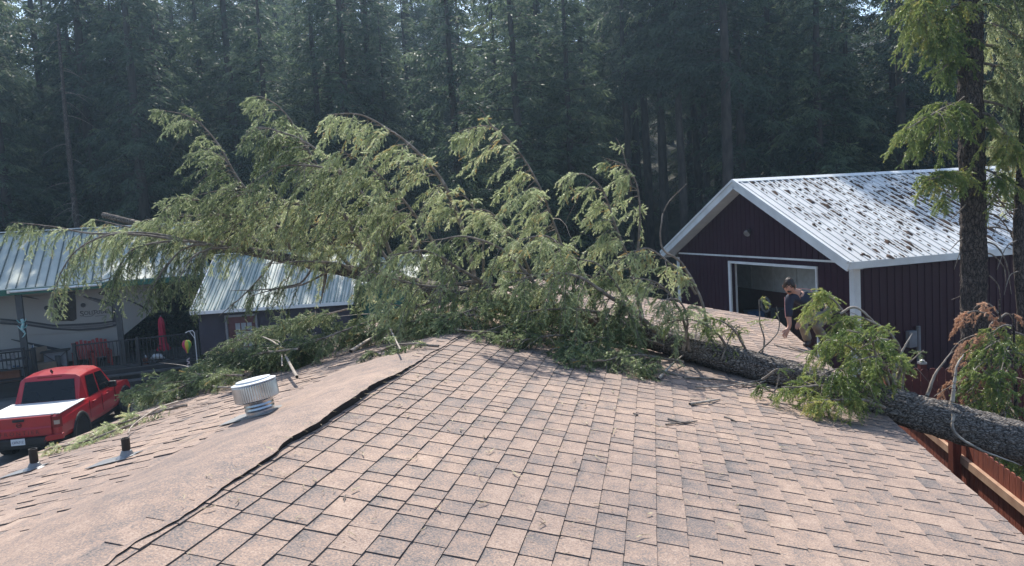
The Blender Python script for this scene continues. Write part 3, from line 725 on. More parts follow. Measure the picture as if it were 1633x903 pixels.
loose([(700,560),(640,565),(590,575)], LL, [.05,.1,.06], 'small bough at the foot of the heap on the left slope', seed=94, dens=1.3, tint=.25, sec=.3, spacing=.04)
loose([(1080,605),(1040,600),(1000,600)], LR, [.04,.06,.04], 'small dark bough at the lower edge of the heap near the log', seed=95, dens=1.4, tint=.22, sec=.28, spacing=.04)
# bare sticks
def stick(pl, yfn, dz, label, r=.012, wood='pale_wood', leaf=False):
    pts = [yfn(x, y) + Vector((0, 0, d)) for (x, y), d in zip(pl, dz)]
    ax = catmull([p-pts[0] for p in pts], 20); V, F = tubes_mesh('', ax[None], (r*np.linspace(1, .45, 20))[None], 6)
    o = link('stick', mesh_np('stick', V, F), M[wood], None, smooth=True); o.location = pts[0]
    return tag(o, label, 'stick', 'broken sticks on the roof')
stick([(475,618),(440,575),(400,555),(365,551)], LL, [.1,.3,.4,.45], 'bare pale stick arching over the heap left of the roof vent', .016)
stick([(560,575),(600,552),(640,545)], LL, [.1,.12,.1], 'thick pale broken stick on the heap behind the roof vent', .022)
stick([(452,606),(450,580),(436,566)], LL, [.15,.3,.3], 'short curved stick rising from the heap behind the vent', .010)
stick([(640,575),(615,540),(590,528),(540,525)], LL, [.1,.25,.3,.3], 'thin arched stick in front of the green wall', .009)
stick([(380,625),(330,625),(300,600),(255,590)], LL, [.05,.1,.2,.25], 'long bare stick leaning over the left eave', .012)
stick([(285,652),(250,668),(215,690),(205,700)], LL, [.08,.1,.08,.05], 'pale green stick behind the taller black pipe', .013)
stick([(865,548),(800,542),(745,542),(650,533)], LR, [.06,.08,.10,.16], 'long thin branch lying over the top of the ridge', .011, 'twig')
stick([(1050,608),(1070,592),(1090,580)], LR, [.02,.06,.1], 'thick pale stub sticking out of the heap below the log', .018)
stick([(1065,672),(1090,678),(1112,676)], LR, [.02,.02,.025], 'dark forked twig lying alone in the sun on the shingles', .011, 'twig')
stick([(1062,681),(1085,678),(1100,676)], LR, [.02,.02,.025], 'thin prong beside the dark forked twig in the sun', .007, 'twig')
stick([(1100,648),(1130,645),(1148,640)], LR, [.02,.03,.02], 'grey mossy twig at the edge of the shadow under the log', .014)
stick([(1155,668),(1165,671),(1175,675)], LR, [.015,.015,.012], 'short dark twig lying right of the forked twig', .011, 'twig')
stick([(1090,605),(1150,612),(1215,625),(1245,636)], LR, [.02,.04,.04,.02], 'long knobbly branch lying beside the log on the shingles', .014, 'twig')
stick([(1110,622),(1160,622),(1220,612)], LR, [.03,.04,.05], 'bleached branch crossing the knobbly one beside the log', .010)
stick([(1185,620),(1225,612),(1228,590),(1220,578)], LR, [.03,.05,.1,.2], 'bent pale twig standing against the log', .009)
stick([(1235,552),(1255,558),(1290,566)], LR, [.02,.02,.02], 'thin dark stick on the shingles in front of the crouching man', .011, 'twig')
stick([(1260,555),(1278,562),(1300,568)], LR, [.02,.02,.02], 'short dark stick by the shoe of the crouching man', .010, 'twig')
stick([(455,655),(485,648),(525,640)], LL, [.01,.015,.01], 'thin twig lying flat right of the roof vent', .005, 'twig')
stick([(1010,663),(1018,664)], LR, [.012,.012], 'small dark cone lying on the sunny shingles', .014, 'twig')
stick([(548,800),(552,795),(549,803)], LR, [.012,.02,.012], 'curled brown twig on the nearer shingles', .004, 'twig')
# needles, bark chips and twig ends scattered over the shingles
rs = np.random.default_rng(55); vs = []; fs = []
for _ in range(1500):
    x = rs.uniform(250, 1420); y = 560 + abs(rs.normal(0, 75)) + (rs.uniform(0, 240) if rs.random() < .22 else 0)
    if y > 900: continue
    xr = 1040 - (y-336)*1.54 + 20
    q = onR(x, y) if x > xr else onL(x, y)
    u = q.dot(hR)
    if u > UE-.05 or u < UL+.05: continue
    n_ = (nRt if u > UR else nLt).normalized(); a = rs.uniform(0, 6.28); d = Vector((math.cos(a), math.sin(a), 0)); d = (d - n_*d.dot(n_)).normalized(); sd2 = n_.cross(d)
    big = rs.random() < .12; L = rs.uniform(.010, .03)*(1.8 if big else 1); w_ = rs.uniform(.0012, .0028)*(2.2 if big else 1); q = q + n_*(.020 if u > UR else .014)
    c = len(vs); bend = sd2*rs.normal(0, L*.25)
    for p_ in (q-d*L-sd2*w_, q-d*L+sd2*w_, q+bend+sd2*w_, q+bend-sd2*w_, q+d*L+sd2*w_*.5, q+d*L-sd2*w_*.5): vs.append(tuple(p_)); vs.append(tuple(p_+n_*.004))
    o0 = lambda i: c+2*i+1
    fs += [(o0(0), o0(1), o0(2), o0(3)), (o0(3), o0(2), o0(4), o0(5))]
me = mesh_np('roof_litter', np.array(vs), np.array(fs), {'tint': rs.uniform(.1, 1, len(vs))})
tag(link('roof_litter', me, M['roof_litter']), 'fir needles, bark chips and twig ends scattered over the shingles', 'litter', kind='stuff')

# ------------------------------------------------------------------ the maroon barn with the pale metal roof
ZE = HC-1.5                                   # eave height
bA = PZ(1354, 418, ZE); bB = PZ(1056, 402, ZE)
bd = (bA-bB); BW = bd.length; bd.normalize(); bn = Vector((-bd.y, bd.x, 0))     # across the front, and back along the ridge
bO = (bA+bB)/2; bO.z = 0
BL = 15.0
ZRB = HC+.72                                  # ridge height
def BP(a, b, z): q = bO + bd*a + bn*b; return Vector((q.x, q.y, z))
HW = BW/2
barn = tag(empty('barn'), 'maroon metal barn with pale ribbed roof strewn with brown needles', 'barn')
TH = .10
OV = .42; wi = HW-.34                           # gable overhang, wall half width
slope = (ZRB-ZE)/HW
def rz(a): return ZRB - slope*abs(a)
def rel(m): return m
# roof panels with standing ribs
mb = MB()
for sg in (-1, 1):
    p = [BP(0, 0, ZRB), BP(sg*HW, 0, ZE), BP(sg*HW, BL, ZE), BP(0, BL, ZRB)]
    q = [v - Vector((0, 0, TH)) for v in p]
    mb.mesh(p+q, [(0,1,2,3),(7,6,5,4),(0,4,5,1),(1,5,6,2),(2,6,7,3),(3,7,4,0)] if sg > 0 else [(3,2,1,0),(4,5,6,7),(1,5,4,0),(2,6,5,1),(3,7,6,2),(0,4,7,3)])
    nr = Vector((0, 0, 1))
    k = .12
    while k < BL:
        a = BP(sg*.12, k, rz(.12)+.012); b = BP(sg*(HW-.005), k, rz(HW)+.012)
        mb.bar(a, b, .045, .034); k += .229
roofo = mb.build('roof', M['barn_roof'], barn)
mb = MB()
for sg in (-1, 1):
    p = [BP(0, -.03, ZRB+.045), BP(sg*.17, -.03, rz(.17)+.04), BP(sg*.17, BL, rz(.17)+.04), BP(0, BL, ZRB+.045)]
    q = [v - Vector((0, 0, .012)) for v in p]
    mb.mesh(p+q, [(0,1,2,3),(7,6,5,4),(0,4,5,1),(1,5,6,2),(2,6,7,3),(3,7,4,0)])
mb.build('ridge_cap', M['white_metal'], roofo)
mb = MB()
for sg in (-1, 1):                              # rake boards and eave trim
    for z0, z1, y0, y1 in ((-.22, .03, -.035, 0), ):
        a = BP(0, 0, ZRB); b = BP(sg*(HW+.02), 0, rz(HW+.02))
        mb.bar(BP(0, -.02, ZRB-.10), BP(sg*(HW+.02), -.02, rz(HW+.02)-.10), .045, .25)
        mb.bar(BP(0, -.05, ZRB+.01), BP(sg*(HW+.03), -.05, rz(HW+.03)+.01), .05, .07)
    mb.bar(BP(sg*(HW+.02), -.02, ZE-.09), BP(sg*(HW+.02), BL, ZE-.09), .04, .17)
mb.build('rake_trim', M['white_metal'], barn)
mb = MB()
for sg in (-1, 1):                              # soffit under the gable overhang
    p = [BP(0, .03, ZRB-.20), BP(sg*(HW-.02), .03, rz(HW)-.20), BP(sg*(HW-.02), OV, rz(HW)-.20), BP(0, OV, ZRB-.20)]
    q = [v + Vector((0, 0, .03)) for v in p]
    mb.mesh(p+q, [(0,1,2,3),(7,6,5,4),(0,4,5,1),(1,5,6,2),(2,6,7,3),(3,7,4,0)])
    mb2 = [BP(sg*wi, OV, ZE-.19), BP(sg*(HW-.01), OV, ZE-.19), BP(sg*(HW-.01), BL, ZE-.19), BP(sg*wi, BL, ZE-.19)]
    mb.poly(mb2)
mb.build('soffit', M['white_metal'], barn)
# front wall with the door opening
fp0 = BP(0, OV, 0)
def onF(x, y): q = PPl(x, y, fp0, bn); return (q-bO).dot(bd), q.z
dl, dz = onF(1166, 418); dr, _ = onF(1302, 419); dzt = dz-.03
tz = onF(1200, 410)[1]
mb = MB()
def fw(pts, b0=OV, b1=OV+.12):
    n = len(pts); vs = [BP(a, b0, z) for a, z in pts]+[BP(a, b1, z) for a, z in pts]
    mb.mesh(vs, [tuple(range(n)), tuple(reversed(range(n, 2*n)))]+[(k, n+k, n+(k+1) % n, (k+1) % n) for k in range(n)])
fw([(-wi, 0), (dl, 0), (dl, tz), (-wi, tz)]); fw([(dr, 0), (wi, 0), (wi, tz), (dr, tz)]); fw([(dl, dzt), (dr, dzt), (dr, tz), (dl, tz)])
fw([(-wi, tz), (wi, tz), (wi, rz(wi)-.19), (0, ZRB-.19), (-wi, rz(wi)-.19)])
k = -wi+.1
while k < wi-.05:                                # vertical ribs of the cladding
    ztop = rz(k)-.22
    if dl-.12 < k < dr+.12: mb.bar(BP(k, OV-.006, dzt+.1), BP(k, OV-.006, ztop), .035, .016, up=bn)
    else: mb.bar(BP(k, OV-.006, 0), BP(k, OV-.006, ztop), .035, .016, up=bn)
    k += .229
mb.build('front_wall', M['barn_wall'], barn)
mb = MB()
for sg in (1, -1):
    p = [BP(sg*(wi-.10), OV+.13, 0), BP(sg*wi, OV+.13, 0), BP(sg*wi, BL-.3, 0), BP(sg*(wi-.10), BL-.3, 0)]
    mb.mesh(p+[Vector((v.x, v.y, ZE-.2)) for v in p], [(0,1,2,3),(7,6,5,4),(0,4,5,1),(1,5,6,2),(2,6,7,3),(3,7,4,0)])
    k = OV+.3
    while k < BL-.3: mb.bar(BP(sg*(wi+.006), k, 0), BP(sg*(wi+.006), k, ZE-.21), .035, .016, up=bd); k += .229
p = [BP(-wi, BL-.29, 0), BP(wi, BL-.29, 0), BP(wi, BL-.29, ZE-.2), BP(0, BL-.29, ZRB-.3), BP(-wi, BL-.29, ZE-.2)]
mb.poly(p)
mb.build('side_wall', M['barn_side'], barn)
for sg in (-1, 1):
    mb = MB()
    c = [BP(sg*(wi-.13), OV-.03, 0), BP(sg*(wi+.03), OV-.03, 0), BP(sg*(wi+.03), OV+.16, 0), BP(sg*(wi-.13), OV+.16, 0)]
    mb.mesh(c+[Vector((v.x, v.y, ZE-.2)) for v in c], [(0,1,2,3),(7,6,5,4),(0,4,5,1),(1,5,6,2),(2,6,7,3),(3,7,4,0)])
    mb.build('corner_trim', M['white_metal'], barn)
mb = MB(); mb.bar(BP(-wi+.14, OV-.02, tz), BP(wi-.14, OV-.02, tz), .03, .05); mb.build('belt_trim', M['white_metal'], barn)
mb = MB()
mb.bar(BP(dl-.06, OV-.02, 0), BP(dl-.06, OV-.02, dzt+.06), .12, .05, up=bn)
mb.bar(BP(dl-.06, OV+.12, 0), BP(dl-.06, OV+.12, dzt+.06), .03, .2, up=bn)
mb.bar(BP(dr+.02, OV-.02, 0), BP(dr+.02, OV-.02, dzt+.06), .05, .05, up=bn)
mb.bar(BP(dl-.12, OV-.021, dzt+.03), BP(dr+.05, OV-.021, dzt+.03), .045, .07)
mb.build('door_frame', M['white_metal'], barn)
# lining inside the open door
mb = MB()
zsp = onF(1230, 458)[1]
bb = OV+1.9; zb_ = PPl(1200, 461, BP(0, bb, 0), bn).z
mb.mesh([BP(-wi+.12, bb, 0), BP(wi-.12, bb, 0), BP(wi-.12, bb, zb_), BP(-wi+.12, bb, zb_)], [(0,1,2,3)])
mb.build('inner_wall_base', M['maroon_dark'], barn, fix=False)
mb = MB(); mb.mesh([BP(-wi+.12, bb, zb_+.003), BP(wi-.12, bb, zb_+.003), BP(wi-.12, bb, ZE-.25), BP(0, bb, ZRB-.35), BP(-wi+.12, bb, ZE-.25)], [(0,1,2,3,4)])
k = -wi+.4
while k < wi: mb.bar(BP(k, bb-.02, zb_+.01), BP(k, bb-.02, ZE), .05, .03, up=bn); k += 1.2
mb.build('inner_wall', M['grey_paint'], barn, fix=False)
mb = MB(); c = [BP(-wi+.12, OV+.14, .02), BP(wi-.12, OV+.14, .02), BP(wi-.12, bb, .02), BP(-wi+.12, bb, .02)]; mb.poly(c); mb.build('slab', M['grey_box'], barn)
# flood light under the gable
la, lz = onF(1197, 367)
fl = MB(); fl.lathe([(.06, -.02), (.06, .02)], (0, 0, 0), 14)
q = BP(la, OV, lz)
base = MB(); base.bar(q - bn*.04 - bd*.10, q - bn*.04 + bd*.04, .07, .07); bo = base.build('flood_light', M['black_plastic'], barn)
hd = MB(); ax = (-bn*.8 + bd*.35 + Vector((0, 0, -.55))).normalized()
hd.tube([q-bn*.05+bd*.02, q-bn*.05+bd*.02+ax*.07, q-bn*.05+bd*.02+ax*.16, q-bn*.05+bd*.02+ax*.19], [.035, .05, .10, .095], 16); hd.build('lamp_head', M['galv'], bo)
# things inside the door, hardly visible
def inside(x, y, b): q = PPl(x, y, BP(0, b, 0), bn); return q
fq = inside(1221, 486, OV+1.0)
fan = tag(empty('drum_fan', fq), 'round grey drum fan standing in the dark barn doorway', 'fan')
r = MB()
def ring(c, ax_, R, rr, n=28, m=8):
    ax_ = Vector(ax_).normalized(); x = ax_.cross(Vector((0, 0, 1))).normalized(); y = ax_.cross(x); vs = []; fs = []
    for i in range(n):
        a = 2*math.pi*i/n; d = x*math.cos(a)+y*math.sin(a)
        for j in range(m):
            b = 2*math.pi*j/m; vs.append(Vector(c)+d*(R+rr*math.cos(b))+ax_*rr*math.sin(b))
    for i in range(n):
        for j in range(m): fs.append((i*m+j, i*m+(j+1) % m, ((i+1) % n)*m+(j+1) % m, ((i+1) % n)*m+j))
    return vs, fs
r.mesh(*ring((0,0,0), bn, .22, .035)); r.build('fan_ring', M['grey_box'], fan)
r = MB(); r.tube([-bn*.03, bn*.03], [.12, .12], 14)
for k in range(4):
    a = k*math.pi/2; x = bd*math.cos(a)+Vector((0,0,1))*math.sin(a); r.bar(x*.05, x*.2, .03, .02)
r.build('fan_hub', M['rail'], fan)
r = MB(); r.bar((0,0,-.25), (0,0,-fq.z+.03), .06, .06); r.bar(bd*-.25+Vector((0,0,-fq.z+.05)), bd*.25+Vector((0,0,-fq.z+.05)), .08, .05); r.build('fan_stand', M['rail'], fan)
for (x, y, nm, m_, lab) in ((1203, 500, 'blue', M['blue'], 'blue lidded tub low in the barn doorway left of the fan'), (1246, 497, 'g', M['rail'], 'dark lidded tub low in the barn doorway beside the man')):
    q = inside(x, y, OV+1.1); t = tag(empty('storage_tub', q), lab, 'tub')
    b = MB(); h = q.z
    b.mesh([(-.22,-.16,-h+.03),(.22,-.16,-h+.03),(.22,.16,-h+.03),(-.22,.16,-h+.03),(-.27,-.2,.06),(.27,-.2,.06),(.27,.2,.06),(-.27,.2,.06)], [(3,2,1,0),(0,1,5,4),(1,2,6,5),(2,3,7,6),(3,0,4,7),(4,5,6,7)])
    b.build('tub', m_, t, bevel=.01); b = MB(); b.box(-.29, .29, -.22, .22, .06, .10); b.build('lid', m_, t, bevel=.01)
# brown needle litter on the right roof plane
rs = np.random.default_rng(21); vs = []; fs = []
rr_ = (BP(HW, 0, ZE)-BP(0, 0, ZRB)).normalized(); rnv = rr_.cross(bn).normalized()
if rnv.z < 0: rnv = -rnv
sl = math.hypot(HW, ZRB-ZE)
def clump(s, b, ln, wd, h):
    c = BP(0, b, ZRB) + rr_*s + rnv*.012
    for _ in range(rs.integers(1, 3)):
        cc = c + rr_*rs.normal(0, ln*.4) + bn*rs.normal(0, wd*.35)
        k = 7; base = len(vs); vs.append(tuple(cc+rnv*(h*rs.uniform(.6, 1.2))))
        for i in range(k):
            a = 2*math.pi*i/k; q = cc + rr_*math.cos(a)*ln*rs.uniform(.45, 1) + bn*math.sin(a)*wd*rs.uniform(.4, 1); vs.append(tuple(q))
        for i in range(k): fs.append((base, base+1+i, base+1+(i+1) % k))
for _ in range(5200):
    s = sl*rs.random()**.9; b = rs.uniform(.25, BL-.3)
    dens = .22+.9*math.exp(-((b-5.5)/2.6)**2)*math.exp(-((s-sl*.42)/(sl*.3))**2) + (.5 if b > 6.5 else 0)*(1-abs(s/sl-.45)) + .35*(s < sl*.12)
    if rs.random() > dens: continue
    big = rs.random() < .10
    k = round((b-.12)/.229)*.229+.12+.1
    clump(s, k+rs.normal(0, .02), rs.uniform(.04, .13)*(1.9 if big else 1), rs.uniform(.018, .045)*(2.4 if big else 1), .02 if not big else .05)
tag(link('needle_litter', mesh_np('needle_litter', np.array(vs), np.array(fs)), M['litter']), 'brown fir needles and cones lying in clumps on the barn roof', 'needle litter', kind='stuff')

# ------------------------------------------------------------------ red board fence along the right and behind
def fence(a, b, h, m_, label, posts=True, cap=True, side=1, step=2.45, first=.4):
    a = Vector(a); b = Vector(b); d = (b-a); L = d.length; d.normalize(); n_ = Vector((d.y, -d.x, 0))*side
    t = tag(empty('board_fence', a), label, 'fence')
    bm_ = MB(); k = 0
    rs = random.Random(5)
    while k < L-.02:
        w_ = min(.137, L-k); z = h + rs.uniform(-.008, .008)
        o = d*k + n_*.0
        q = [d*k, d*(k+w_-.006), d*(k+w_-.006)+n_*.018, d*k+n_*.018]
        vs = [v for v in q]+[Vector((v.x, v.y, z-.03)) for v in q]
        mid = [(q[0]+q[1])/2, (q[2]+q[3])/2]
        c = [q[0]*.75+q[1]*.25, q[0]*.25+q[1]*.75, q[3]*.25+q[2]*.75, q[3]*.75+q[2]*.25]
        vs += [Vector((v.x, v.y, z)) for v in c]
        bm_.mesh(vs, [(0,1,5,4),(2,3,7,6),(1,2,6,5),(3,0,4,7),(4,5,9,8),(6,7,11,10),(5,6,10,9),(7,4,8,11),(8,9,10,11)])
        k += .14
    bm_.build('board_panel', m_, t, fix=False)
    if posts:
        k = first
        while k < L:
            c = d*k - n_*.10; p = MB(); p.box(c.x-.055, c.x+.055, c.y-.055, c.y+.055, 0, h+.06); po = p.build('post', m_, t)
            if cap:
                p = MB(); p.box(c.x-.06, c.x+.06, c.y-.06, c.y+.06, h+.062, h+.10); p.lathe([(.03, .10), (.05, .13), (.0, .15)], (c.x, c.y, h), 8); p.build('post_cap', M['solar'], po)
            k += step
        k = first
        rl = MB()
        for z in (h-.28, .3):
            rl.bar(d*0 - n_*.03 + Vector((0, 0, z)), d*L - n_*.03 + Vector((0, 0, z)), .05, .10)
        rl.build('rail', M['lumber'], t)
    return t
FZ = 2.0
fq0 = PZ(1510, 679, FZ); fq1 = PZ(1633, 769, FZ)
fd = (fq0-fq1).normalized()
fa = fq1 - fd*6; fb = fq0 + fd*3.6
for v in (fa, fb): v.z = 0
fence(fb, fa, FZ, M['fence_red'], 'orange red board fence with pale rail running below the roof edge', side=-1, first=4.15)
fr = Vector((fd.y, -fd.x, 0))
fb2 = fb + fd*.05
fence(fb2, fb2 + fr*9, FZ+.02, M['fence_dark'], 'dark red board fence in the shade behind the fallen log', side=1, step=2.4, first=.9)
# grey utility box and pipes on the barn wall
q = PPl(1452, 540, BP(wi+.03, 0, 0), bd)
t = tag(empty('utility_box', q), 'small grey utility box on the dark barn side wall', 'utility box'); b = MB(); b.bar((0,0,-.22), (0,0,.2), .24, .2, up=bd); b.build('box', M['grey_box'], t, bevel=.02)
b = MB(); b.tube([bd*.05+bn*.2+Vector((0,0,-.6)), bd*.05+bn*.2+Vector((0,0,.3))], .05, 10); b.build('conduit', M['grey_box'], t)

# ------------------------------------------------------------------ porch roof over the travel trailer, on the left
def mkframe(a, b):
    e = (b-a); e.z = 0; L = e.length; e.normalize(); n_ = Vector((-e.y, e.x, 0)); o = Vector((a.x, a.y, 0))
    return o, e, n_, L
pz = HC-1.4
eo, ee, en, eL = mkframe(PZ(0, 462, pz), PZ(332, 436, pz))
def EP(a, b, z): q = eo + ee*a + en*b; return Vector((q.x, q.y, z))
def on(x, y, b=0.0):
    q = PPl(x, y, EP(0, b, 0), en); return (q-eo).dot(ee), q.z
porch = tag(empty('porch_roof', EP(0, 0, 0)), 'long open porch with green edged pale metal roof over the trailer', 'porch')
PO = -EP(0, 0, 0)
rise = 2.05; run = 4.2; a0 = -5.0; a1 = eL+.02
mb = MB()
p = [EP(a0, -.1, pz)+PO, EP(a1, -.1, pz)+PO, EP(a1, run, pz+rise)+PO, EP(a0, run, pz+rise)+PO]
p2 = [EP(a0, run*2, pz)+PO, EP(a1, run*2, pz)+PO]
q = [v-Vector((0,0,.07)) for v in p]
mb.mesh(p+q, [(0,1,2,3),(7,6,5,4),(0,4,5,1),(1,5,6,2),(2,6,7,3),(3,7,4,0)])
mb.mesh([p[3], p[2], p2[1], p2[0]]+[v-Vector((0,0,.07)) for v in (p[3], p[2], p2[1], p2[0])], [(0,1,2,3),(7,6,5,4),(1,5,6,2),(2,6,7,3),(3,7,4,0)])
ro = mb.build('roof', M['green_roof'], porch)
mb = MB(); k = a0+.1
while k < a1:
    mb.bar(EP(k, -.1, pz+.015)+PO, EP(k, run-.05, pz+rise+.0)+PO, .035, .05); k += .30
mb.build('roof_seam', M['seam_shade'], ro)
mb = MB(); mb.bar(EP(a0, run, pz+rise+.05)+PO, EP(a1, run, pz+rise+.05)+PO, .3, .04); mb.build('ridge_cap', M['white_metal'], ro)
mb = MB(); mb.bar(EP(a0, -.13, pz-.13)+PO, EP(a1+.03, -.13, pz-.13)+PO, .05, .20); mb.bar(EP(a1+.01, -.1, pz-.12)+PO, EP(a1+.01, run, pz+rise-.12)+PO, .05, .22)
mb.build('fascia', M['green_trim'], porch)
for px in (20+15, 191, 345):
    ak = on(px, 520, .12)[0]
    if px == 345: ak = eL-.25
    m_ = MB(); c = EP(ak, .12, 0)+PO; w_ = .17
    m_.mesh([c+ee*i*w_*.6+en*j*w_*.6+Vector((0,0,z)) for z in (.5, pz-.2) for i, j in ((-1,-1),(1,-1),(1,1),(-1,1))], [(3,2,1,0),(4,5,6,7),(0,1,5,4),(1,2,6,5),(2,3,7,6),(3,0,4,7)])
    m_.build('post', M['post'], porch)
for ak in (a0+.3,):
    m_ = MB(); c = EP(ak, .12, 0)+PO; m_.bar(c, c+Vector((0,0,pz-.2)), .2, .2); m_.build('post', M['post'], porch)
for ak in (a0+.3, 1.5, eL-.25):
    m_ = MB(); c = EP(ak, run*2-.3, 0)+PO; m_.bar(c, c+Vector((0,0,pz-.1)), .2, .2); m_.build('post', M['post'], porch)
# white tube under the eave
t0 = on(12, 464, -.2); t1 = on(161, 451, -.2)
c0 = EP(t0[0], -.2, pz-.10); c1 = EP(t1[0], -.2, pz-.10)
t = tag(empty('tube_light', c0), 'long white tube fixed along the green porch eave', 'tube light')
m_ = MB(); m_.tube([(0,0,0), c1-c0], .045, 10); m_.build('tube', M['white_light'], t)
m_ = MB(); m_.bar(ee*-.02, ee*.06, .11, .11); m_.bar(c1-c0-ee*.06, c1-c0+ee*.02, .11, .11); m_.build('end_clip', M['galv'], t)

# deck
DZ = HC-4.62
deck = tag(empty('deck', EP(0, 0, 0)), 'low grey board deck with dark railing under the porch', 'deck')
DF = -.75
mb = MB(); k = DF
while k < 3.4:
    p = [EP(a0, k, DZ), EP(eL+3.2, k, DZ), EP(eL+3.2, k+.135, DZ), EP(a0, k+.135, DZ)]; p = [v+PO for v in p]; q = [v-Vector((0,0,.04)) for v in p]
    mb.mesh(p+q, [(0,1,2,3),(7,6,5,4),(0,4,5,1),(1,5,6,2),(2,6,7,3),(3,7,4,0)]); k += .142
mb.build('deck_board', M['deck'], deck)
mb = MB(); mb.bar(EP(a0, DF-.02, DZ-.13)+PO, EP(eL+3.2, DF-.02, DZ-.13)+PO, .04, .2); mb.bar(EP(a0, DF+.12, .2)+PO, EP(eL+3.2, DF+.12, .2)+PO, .03, .4); mb.build('skirt', M['rail'], deck)
def railing(aa, ab, b):
    m_ = MB()
    for z in (DZ+1.02, DZ+.10): m_.bar(EP(aa, b, z)+PO, EP(ab, b, z)+PO, .06, .05)
    m_.build('rail', M['rail'], deck)
    m_ = MB(); k = aa+.12
    while k < ab-.03: c = EP(k, b, 0)+PO; m_.bar(c+Vector((0,0,DZ+.12)), c+Vector((0,0,DZ+1.0)), .022, .022); k += .125
    m_.build('balusters', M['rail'], deck)
    n_ = max(1, round((ab-aa)/1.9))
    for i in range(n_+1):
        c = EP(aa+(ab-aa)*i/n_, b, 0)+PO; p_ = MB(); p_.bar(c+Vector((0,0,DZ)), c+Vector((0,0,DZ+1.10)), .10, .10); p_.build('rail_post', M['rail'], deck)
ra = on(119, 560, DF+.1)[0]; rb = on(315, 540, DF+.1)[0]
railing(ra, rb, DF+.1); lb = on(57, 590, DF+.1)[0]; railing(a0+.2, lb, DF+.1)
# steps / bench in front of the deck
sa, sb = on(160, 575, DF-.5)[0], on(318, 560, DF-.5)[0]
bench = tag(empty('step_bench', EP(sa, DF-.6, 0)), 'long black slatted step along the front of the deck', 'step')
o_ = -EP(sa, DF-.6, 0)
m_ = MB()
for z, b_ in ((.42, DF-.35), (.24, DF-.75)):
    p = [EP(sa+.4*(z < .3), b_-.17, z)+o_, EP(sb, b_-.17, z)+o_, EP(sb, b_+.17, z)+o_, EP(sa+.4*(z < .3), b_+.17, z)+o_]; q = [v-Vector((0,0,.05)) for v in p]
    m_.mesh(p+q, [(0,1,2,3),(7,6,5,4),(0,4,5,1),(1,5,6,2),(2,6,7,3),(3,7,4,0)])
m_.build('tread', M['deck'], bench)
k = sa+.5
while k < sb:
    m_ = MB(); m_.bar(EP(k, DF-.85, .0)+o_, EP(k, DF-.85, .19)+o_, .07, .06); m_.bar(EP(k, DF-.5, .0)+o_, EP(k, DF-.5, .37)+o_, .07, .06); m_.build('leg', M['rail'], bench); k += .75

# travel trailer
RB = 1.55
trailer = tag(empty('travel_trailer', EP(0, RB, 0)), 'large cream trailer with dark swooshes parked under the porch roof', 'trailer')
TO = -EP(0, RB, 0)
def TP(a, z, out=0.0): return EP(a, RB-out, z)+TO
def ton(x, y, out=0.0): return on(x, y, RB-out)
zt = HC-.95; zb = .75
nose_t = ton(247, 470)[0]; nose_b = ton(197, 533)
aL = -6.0
out = [(aL, zb), (nose_b[0]-.15, zb), (nose_b[0], nose_b[1]-.05), (ton(240,500)[0], ton(240,500)[1]), (nose_t+.15, ton(247,475)[1]), (nose_t, zt-.25), (nose_t-.5, zt), (aL, zt)]
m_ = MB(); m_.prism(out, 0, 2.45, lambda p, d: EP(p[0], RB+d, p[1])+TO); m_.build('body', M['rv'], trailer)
def flat(name, polys, m__, parent, out=.006, th=.012):
    m_ = MB()
    for pl in polys:
        pp = [ton(x, y, out) for x, y in pl]
        n_ = len(pp); vs = [TP(a, z, out) for a, z in pp]+[TP(a, z, out-th) for a, z in pp]
        m_.mesh(vs, [tuple(range(n_)), tuple(reversed(range(n_, 2*n_)))]+[(k, (k+1) % n_, n_+(k+1) % n_, n_+k) for k in range(n_)])
    return m_.build(name, m__, parent)
def band(top, bot): return top + bot[::-1]
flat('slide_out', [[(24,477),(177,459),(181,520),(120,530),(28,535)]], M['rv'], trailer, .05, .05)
flat('window', [[(86,469),(120,465),(122,509),(117,512),(88,512)]], M['glass_dark'], trailer, .085, .03)
flat('swoosh', [band([(0,508),(45,512),(85,518),(130,516),(160,514),(184,511)], [(0,510.5),(45,515),(85,521),(130,519.5),(160,517),(184,513)]),
                band([(0,514),(45,517),(85,523),(125,525),(160,522),(185,518)], [(0,517),(45,520),(85,526),(125,528),(160,525.5),(185,520)])], M['rv_dark'], trailer, .07, .012)
flat('stripe', [band([(0,511.3),(45,515.6),(85,521.3),(130,520),(160,517.5),(184,513.5)], [(0,513.3),(45,516.6),(85,522.6),(125,524.5),(160,521.5),(185,517)])], M['rv_mid'], trailer, .066, .012)
for pl_ in [band([(132,472),(150,475),(165,479),(178,483.5)], [(132,473),(150,478),(165,483),(178,488)]),
                band([(198,476),(210,480),(224,486),(236,493)], [(198,477),(210,482),(224,489),(236,497)]),
                band([(18,541),(45,546),(70,551),(105,558)], [(18,542),(45,549),(70,556),(105,561)]),
                band([(35,472),(50,474),(62,477)], [(35,473),(50,476),(62,477.6)])]: flat('swoosh', [pl_], M['rv_dark'], trailer, .068, .012)
flat('stripe', [band([(134,473.2),(150,478.3),(165,483.3),(178,488.3)], [(134,475),(150,481),(165,485.5),(178,489.5)])], M['rv_mid'], trailer, .066, .012)
flat('slide_edge', [[(176,460),(182,459),(186,519),(180,521)]], M['rv_dark'], trailer, .064, .02)
